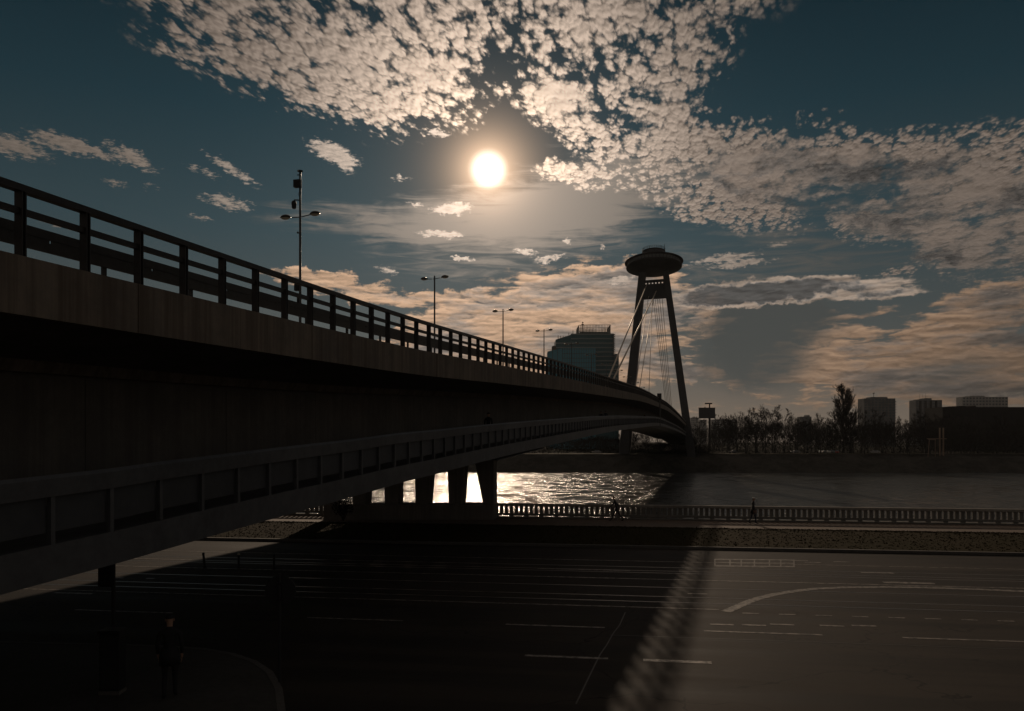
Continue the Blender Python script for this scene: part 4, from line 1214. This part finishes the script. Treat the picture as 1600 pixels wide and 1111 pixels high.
# ------------------------------------------------------------------ cars on the far bank
def make_car(label, p, rz, paint, wagon=False):
    c = thing('parked_car', label, 'car', p, rz, 'cars on the far bank')
    side = [(-2.05, .35), (-2.1, .62), (-2.0, .88), (-1.75, .95), (-1.05, 1.0), (-.55, 1.40), (.9, 1.45) if not wagon else (1.55, 1.45), (1.55, 1.05) if not wagon else (1.95, 1.0), (2.05, .92), (2.12, .6), (2.05, .33)]
    m = MB(); m.sweep([[(x, w, z) if z < 1.1 else (x, w * .80, z) for x, z in side] for w in (-.85, -.80 if False else .85)])
    bevel(part('body', m, paint, c), .06)
    gl = MB()
    for sg in (-1, 1):
        gl.quadbox([(-.85, sg * .80, 1.02), (.85, sg * .80, 1.02), (.85, sg * .86, 1.02), (-.85, sg * .86, 1.02), (-.50, sg * .70, 1.36), (.72, sg * .70, 1.36), (.72, sg * .74, 1.36), (-.50, sg * .74, 1.36)])
    part('side_window', gl, 'window_glass', c)
    part('windscreen', MB().quadbox([(-1.08, -.66, 1.02), (-1.08, .66, 1.02), (-1.0, .66, 1.02), (-1.0, -.66, 1.02), (-.62, -.58, 1.38), (-.62, .58, 1.38), (-.55, .58, 1.38), (-.55, -.58, 1.38)]), 'window_glass', c)
    for x_ in (-1.3, 1.3):
        for sg in (-1, 1):
            wh = part('wheel', MB().tube([(x_, sg * .68, .31), (x_, sg * .88, .31)], .31, 14), 'rubber', c)
            part('rim', MB().tube([(x_, sg * .87, .31), (x_, sg * .895, .31)], .19, 10), 'chrome', wh)
    for sg in (-1, 1): part('headlight', MB().box((-2.13, sg * .62 - .18, .64), (-2.0, sg * .62 + .18, .78)), 'chrome', c)
    return c


for i, (px, dep, pt_, wag, lb) in enumerate([(1282, 366, 'car_white', False, 'white parked car at the left end of the glinting row'), (1288.5, 367, 'car_silver', True, 'silver parked estate car second in the glinting row'),
                                            (1295, 366, 'car_white', True, 'white parked estate car in the middle of the glinting row'), (1301.5, 367, 'car_silver', False, 'silver parked saloon fourth in the glinting row'),
                                            (1308, 366, 'car_red', False, 'red parked car at the right end of the glinting row'), (1243, 364, 'car_silver', False, 'lone silver car below the clump of trees'),
                                            (1146, 362, 'car_dark', False, 'dark car on the pale bank strip near the billboard'), (932, 366, 'car_white', False, 'white car glimpsed in the gap under the footway'), (1367, 362, 'car_white', False, 'lone pale car right of the glinting row')]):
    make_car(lb, far(px, dep) + UP * .17, YAW + (math.radians(70) if i < 5 else 0.05), pt_, wag)


# ------------------------------------------------------------------ people
def skinned(joints, bones, name, mats, zone):
    names = list(joints); idx = {n_: i for i, n_ in enumerate(names)}
    me = bpy.data.meshes.new('skeleton'); me.from_pydata([joints[n_][:3] for n_ in names], [(idx[a], idx[b]) for a, b in bones], [])
    o = bpy.data.objects.new('skeleton', me); COL.objects.link(o)
    md = o.modifiers.new('skin', 'SKIN'); md.use_smooth_shade = True; md.branch_smoothing = .4
    lay = me.skin_vertices[0].data
    for n_, v in zip(names, lay): v.radius = (joints[n_][3], joints[n_][4] if len(joints[n_]) > 4 else joints[n_][3]); v.use_root = False
    lay[0].use_root = True
    o.modifiers.new('sub', 'SUBSURF').levels = 1; o.modifiers['sub'].render_levels = 1
    bpy.context.view_layer.update()
    dg = bpy.context.evaluated_depsgraph_get(); ev = o.evaluated_get(dg)
    out = bpy.data.meshes.new_from_object(ev, depsgraph=dg); out.name = name
    bpy.data.objects.remove(o); bpy.data.meshes.remove(me)
    out.materials.clear()
    for m_ in mats: out.materials.append(MAT[m_])
    for p in out.polygons: p.material_index = zone(p.center); p.use_smooth = True
    return out


def person(label, loc, face, jacket, trousers, stride=.25, lean=.0, cap=None, coat=False, h=1.75, swing=.5, bag=False):
    """walks towards local +Y; stride = half the step in metres"""
    p = thing('person', label, 'person', loc, face)
    L = lean
    ch = Vector((0, L * .45, 1.42)); nk = Vector((0, L * .55, 1.52)); hd = Vector((0, L * .62 + .02, 1.66))
    J = {'pelvis': (0, 0, .94, .155, .115), 'waist': (0, L * .15, 1.10, .145, .105), 'chest': (0, L * .35, 1.30, .175, .115), 'upper': (0, L * .45, 1.42, .13, .09), 'neck': (nk.x, nk.y, nk.z, .055), 'jaw': (hd.x, hd.y, 1.585, .068, .078),
         'head': (hd.x, hd.y, 1.67, .078, .095), 'top': (hd.x, hd.y - .01, 1.735, .05, .06)}
    B = [('pelvis', 'waist'), ('waist', 'chest'), ('chest', 'upper'), ('upper', 'neck'), ('neck', 'jaw'), ('jaw', 'head'), ('head', 'top')]
    for sg, nm in ((-1, 'l'), (1, 'r')):
        f = stride * sg
        kx = .10 * sg
        knee = (kx, f * .55 + .05, .50); an = (kx, f * 1.0 - (.10 if f < 0 else 0), .10 + (.05 if f < -.1 else 0))
        J['hip' + nm] = (.09 * sg, 0, .88, .095); J['knee' + nm] = (*knee, .060); J['ankle' + nm] = (*an, .042); J['toe' + nm] = (an[0] + .02 * sg, an[1] + .17, .035, .040, .03)
        B += [('pelvis', 'hip' + nm), ('hip' + nm, 'knee' + nm), ('knee' + nm, 'ankle' + nm), ('ankle' + nm, 'toe' + nm)]
        a = -f * swing * 1.6
        sh = (.195 * sg, ch.y, 1.40); elb = (.245 * sg, ch.y + a * .5 - .03, 1.13); wr = (.235 * sg, ch.y + a + .09, .90)
        J['sh' + nm] = (*sh, .062); J['elb' + nm] = (*elb, .048); J['wr' + nm] = (*wr, .032); J['palm' + nm] = (wr[0] - .005 * sg, wr[1] + .035, wr[2] - .08, .034, .022)
        B += [('upper', 'sh' + nm), ('sh' + nm, 'elb' + nm), ('elb' + nm, 'wr' + nm), ('wr' + nm, 'palm' + nm)]
    def zone(c):
        if c.z > 1.535 or (c.z < .93 and abs(c.x) > .185): return 2
        if c.z > (.80 if coat else .93): return 0
        return 1 if c.z > .09 else 3
    me = skinned(J, B, 'body', [jacket, trousers, 'skin', 'rubber'], zone)
    b = link('body', me, p)
    # fingers and thumb, unequal and slightly curled
    hm = MB()
    for sg in (-1, 1):
        w = J['palm' + ('l' if sg < 0 else 'r')]
        for i, ln in enumerate((.070, .080, .074, .058)):
            o = Vector((w[0], w[1] + .030 - i * .020, w[2] - .02)); hm.tube([o, o + Vector((-.006 * sg, .004, -ln * .55)), o + Vector((-.022 * sg, .006, -ln))], [.0095, .0088, .007], 6)
        o = Vector((w[0] - .012 * sg, w[1] + .035, w[2] + .025)); hm.tube([o, o + Vector((-.014 * sg, .028, -.03)), o + Vector((-.02 * sg, .036, -.06))], [.012, .0105, .008], 6)
    part('fingers', hm, 'skin', p, True)
    fm_ = MB(); fy = hd.y + .092
    fm_.tube([(0, fy - .02, 1.675), (0, fy + .012, 1.645), (0, fy - .012, 1.632)], [.008, .014, .012], 6)
    for sg in (-1, 1): fm_.ellipsoid((sg * .082, hd.y, 1.655), (.012, .026, .034), 8, 6)
    fm_.box((-.024, fy - .03, 1.602), (.024, fy - .006, 1.610))
    part('face', fm_, 'skin', p, True)
    em = MB()
    for sg in (-1, 1): em.ellipsoid((sg * .032, fy - .018, 1.675), (.013, .010, .009), 8, 6)
    part('eyes', em, 'hair', p, True)
    if cap:
        m_ = MB(); rings = []
        for i in range(6):
            q_ = math.pi / 2 * i / 5.3; rings.append([(.098 * math.cos(q_) * math.cos(2 * math.pi * k_ / 16), hd.y + .115 * math.cos(q_) * math.sin(2 * math.pi * k_ / 16), 1.70 + .085 * math.sin(q_)) for k_ in range(16)])
        m_.sweep(rings); m_.quadbox([(-.07, hd.y + .09, 1.698), (.07, hd.y + .09, 1.698), (.06, hd.y + .20, 1.690), (-.06, hd.y + .20, 1.690), (-.07, hd.y + .09, 1.712), (.07, hd.y + .09, 1.712), (.06, hd.y + .20, 1.70), (-.06, hd.y + .20, 1.70)])
        part('cap', m_, cap, p, True)
    else:
        m_ = MB(); rings = []
        for i in range(7):
            q_ = math.pi / 2 * i / 6.2; rings.append([(.094 * math.cos(q_) * math.cos(2 * math.pi * k_ / 16), hd.y - .022 + .104 * math.cos(q_) * math.sin(2 * math.pi * k_ / 16), (1.655 if math.sin(2 * math.pi * k_ / 16) < .4 else 1.715) * (1 - i / 6) + i / 6 * 1.775) for k_ in range(16)])
        m_.sweep(rings); part('hair', m_, 'hair', p, True)
    if coat:
        m_ = MB(); m_.sweep([[(r_ * math.cos(2 * math.pi * k_ / 16), .72 * r_ * math.sin(2 * math.pi * k_ / 16) + y_, z_) for k_ in range(16)] for r_, y_, z_ in ((.215, .0, .72), (.205, 0, .9), (.165, L * .12, 1.08))])
        part('coat_skirt', m_, jacket, p, True)
    p.scale = (h / 1.78,) * 3
    return p


ZP = .06
q = at_depth(964, HOR, 55.6); person('dark-clad person striding beside the balustrade in the bridge shadow', (q.x, q.y, ZP), TH + math.radians(90), 'cloth_black', 'cloth_black', .38, .34, None, h=1.72, swing=.7)
q = at_depth(1176.5, HOR, 53.6); person('walker in dark coat and pale cap before the sunlit water', (q.x, q.y, ZP), TH - math.radians(82), 'cloth_black', 'cloth_navy', .16, .04, 'cap_white', True, 1.78)
yy = on_x(763, HOR, -12.4).y; person('lone hooded pedestrian on the footway above the bank pier', (-12.4, yy, ZW(yy) - .02), 0, 'cloth_black', 'cloth_navy', .2, .03, 'cloth_black', True, 1.72)
yy = on_x(939, HOR, -12.3).y; person('left walker of the pair on the far footway', (-12.3, yy, ZW(yy) - .02), 0, 'cloth_black', 'cloth_grey', .2, .03, None, False, 1.68)
yy = on_x(946.5, HOR, -12.0).y; person('right taller walker of the pair on the far footway', (-12.0, yy, ZW(yy) - .02), 0, 'cloth_navy', 'cloth_black', .22, .03, None, True, 1.78)
yy = on_x(1007, HOR, -12.2).y; person('tiny distant walker alone on the footway near the crest', (-12.2, yy, ZW(yy) - .02), math.pi, 'cloth_brown', 'cloth_black', .2, .02, None, False, 1.72)
q = at_depth(265, HOR, 17.0); person('dim figure in a dark jacket waiting on the shaded corner pavement', (q.x, q.y, .13), YAW + .3, 'cloth_black', 'cloth_black', .04, .04, 'cloth_black', True, 1.76)

# ------------------------------------------------------------------ street furniture, left
q = at_depth(172.5, HOR, 18.5); zs = lambda py: (HOR - py) * 18.5 / FPX + EYE
sg_ = thing('road_sign', 'dark road sign with squares on a post under the footway', 'road sign', (q.x, q.y, .13), YAW)
part('post', MB().tube([(.07, 0, 0), (.07, 0, zs(874))], .045, 10), 'sign_back', sg_)
kx = 18.5 / FPX
bevel(part('panel', MB().box((-16.5 * kx, -.09, zs(916) - .13), (5 * kx, -.055, zs(877) - .13)), 'dark_plastic', sg_), .01)
fr = MB()
for a, b, c, d in [(-14.5, 2.5, 879.5, 891), (-11, -1, 881, 887.5)]:
    x0, x1, z1_, z0_ = a * kx, b * kx, zs(c) - .13, zs(d) - .13
    for lo, hi in [((x0, -.098, z1_ - .02), (x1, -.091, z1_)), ((x0, -.098, z0_), (x1, -.091, z0_ + .02)), ((x0, -.098, z0_ + .021), (x0 + .02, -.091, z1_ - .021)), ((x1 - .02, -.098, z0_ + .021), (x1, -.091, z1_ - .021))]: fr.box(lo, hi)
part('square_outline', fr, 'sign_back', sg_)
part('lower_plate', MB().box((-15 * kx, -.10, zs(915) - .13), (4 * kx, -.092, zs(898) - .13)), 'sign_back', sg_)
q = at_depth(176, HOR, 17.4)
cbn = thing('utility_cabinet', 'dark utility cabinet in front of the road sign post', 'cabinet', (q.x, q.y, .13), YAW)
bevel(part('body', MB().box((-.21, -.16, .08), (.21, .16, 1.30)), 'dark_plastic', cbn), .015)
bevel(part('lid', MB().box((-.24, -.19, 1.30), (.24, .19, 1.36)), 'dark_plastic', cbn), .015)
part('door', MB().box((-.18, -.172, .14), (.18, -.161, 1.24)), 'sign_back', cbn); part('plinth', MB().box((-.22, -.17, 0), (.22, .17, .08)), 'kerb_stone', cbn)
q = at_depth(437, HOR, 18.2)
s2 = thing('traffic_sign', 'round traffic sign seen from behind on a slim post in the shade', 'traffic sign', (q.x, q.y, .0), YAW)
part('post', MB().tube([(0, 0, 0), (0, 0, 2.55)], .035, 10), 'sign_back', s2)
part('disc', MB().tube([(0, .05, 2.15), (0, .075, 2.15)], .35, 28), 'sign_back', s2)
part('clamp', MB().box((-.06, -.045, 2.30), (.06, .05, 2.34)), 'dark_plastic', s2); part('clamp', MB().box((-.06, -.045, 1.96), (.06, .05, 2.0)), 'dark_plastic', s2)
for px, py, tilt, lb in [(320, 887, .12, 'leaning slim bollard on the sunlit road under the bridge'), (373, 888, 0, 'upright slim bollard at the edge of the bridge shadow'), (428, 889.5, -.02, 'slim bollard fully in the bridge shadow')]:
    q = on_plane(px, py)
    bo = thing('bollard', lb, 'bollard', q, 0, 'slim bollards between the lanes'); bo.rotation_euler = (0, -tilt, 0)
    part('post', MB().tube([(0, 0, 0), (0, 0, .58)], .05, 10), 'dark_plastic', bo)
    part('cap', MB().lathe([(.05, .581), (.06, .60), (.055, .64), (.02, .66)], 10), 'lamp_lens' if tilt == 0 else 'dark_plastic', bo)
    part('foot', MB().lathe([(.10, 0), (.09, .03), (.055, .05)], 10), 'rubber', bo)

# ------------------------------------------------------------------ the air
hz = MB().box((-10000, -600, -9), (10000, 10500, 115))
hm_ = bpy.data.materials.new('haze_air'); hm_.use_nodes = True; hn = hm_.node_tree; hn.nodes.clear()
pv = hn.nodes.new('ShaderNodeVolumePrincipled'); pv.inputs['Density'].default_value = .00004; pv.inputs['Color'].default_value = (.85, .88, .92, 1); pv.inputs['Anisotropy'].default_value = .3
ho = hn.nodes.new('ShaderNodeOutputMaterial'); hn.links.new(pv.outputs[0], ho.inputs['Volume'])
MAT['haze_air'] = hm_
h_ = part('haze', hz, 'haze_air'); h_['kind'] = 'stuff'; h_['label'] = 'thin pale haze in the air over the river'
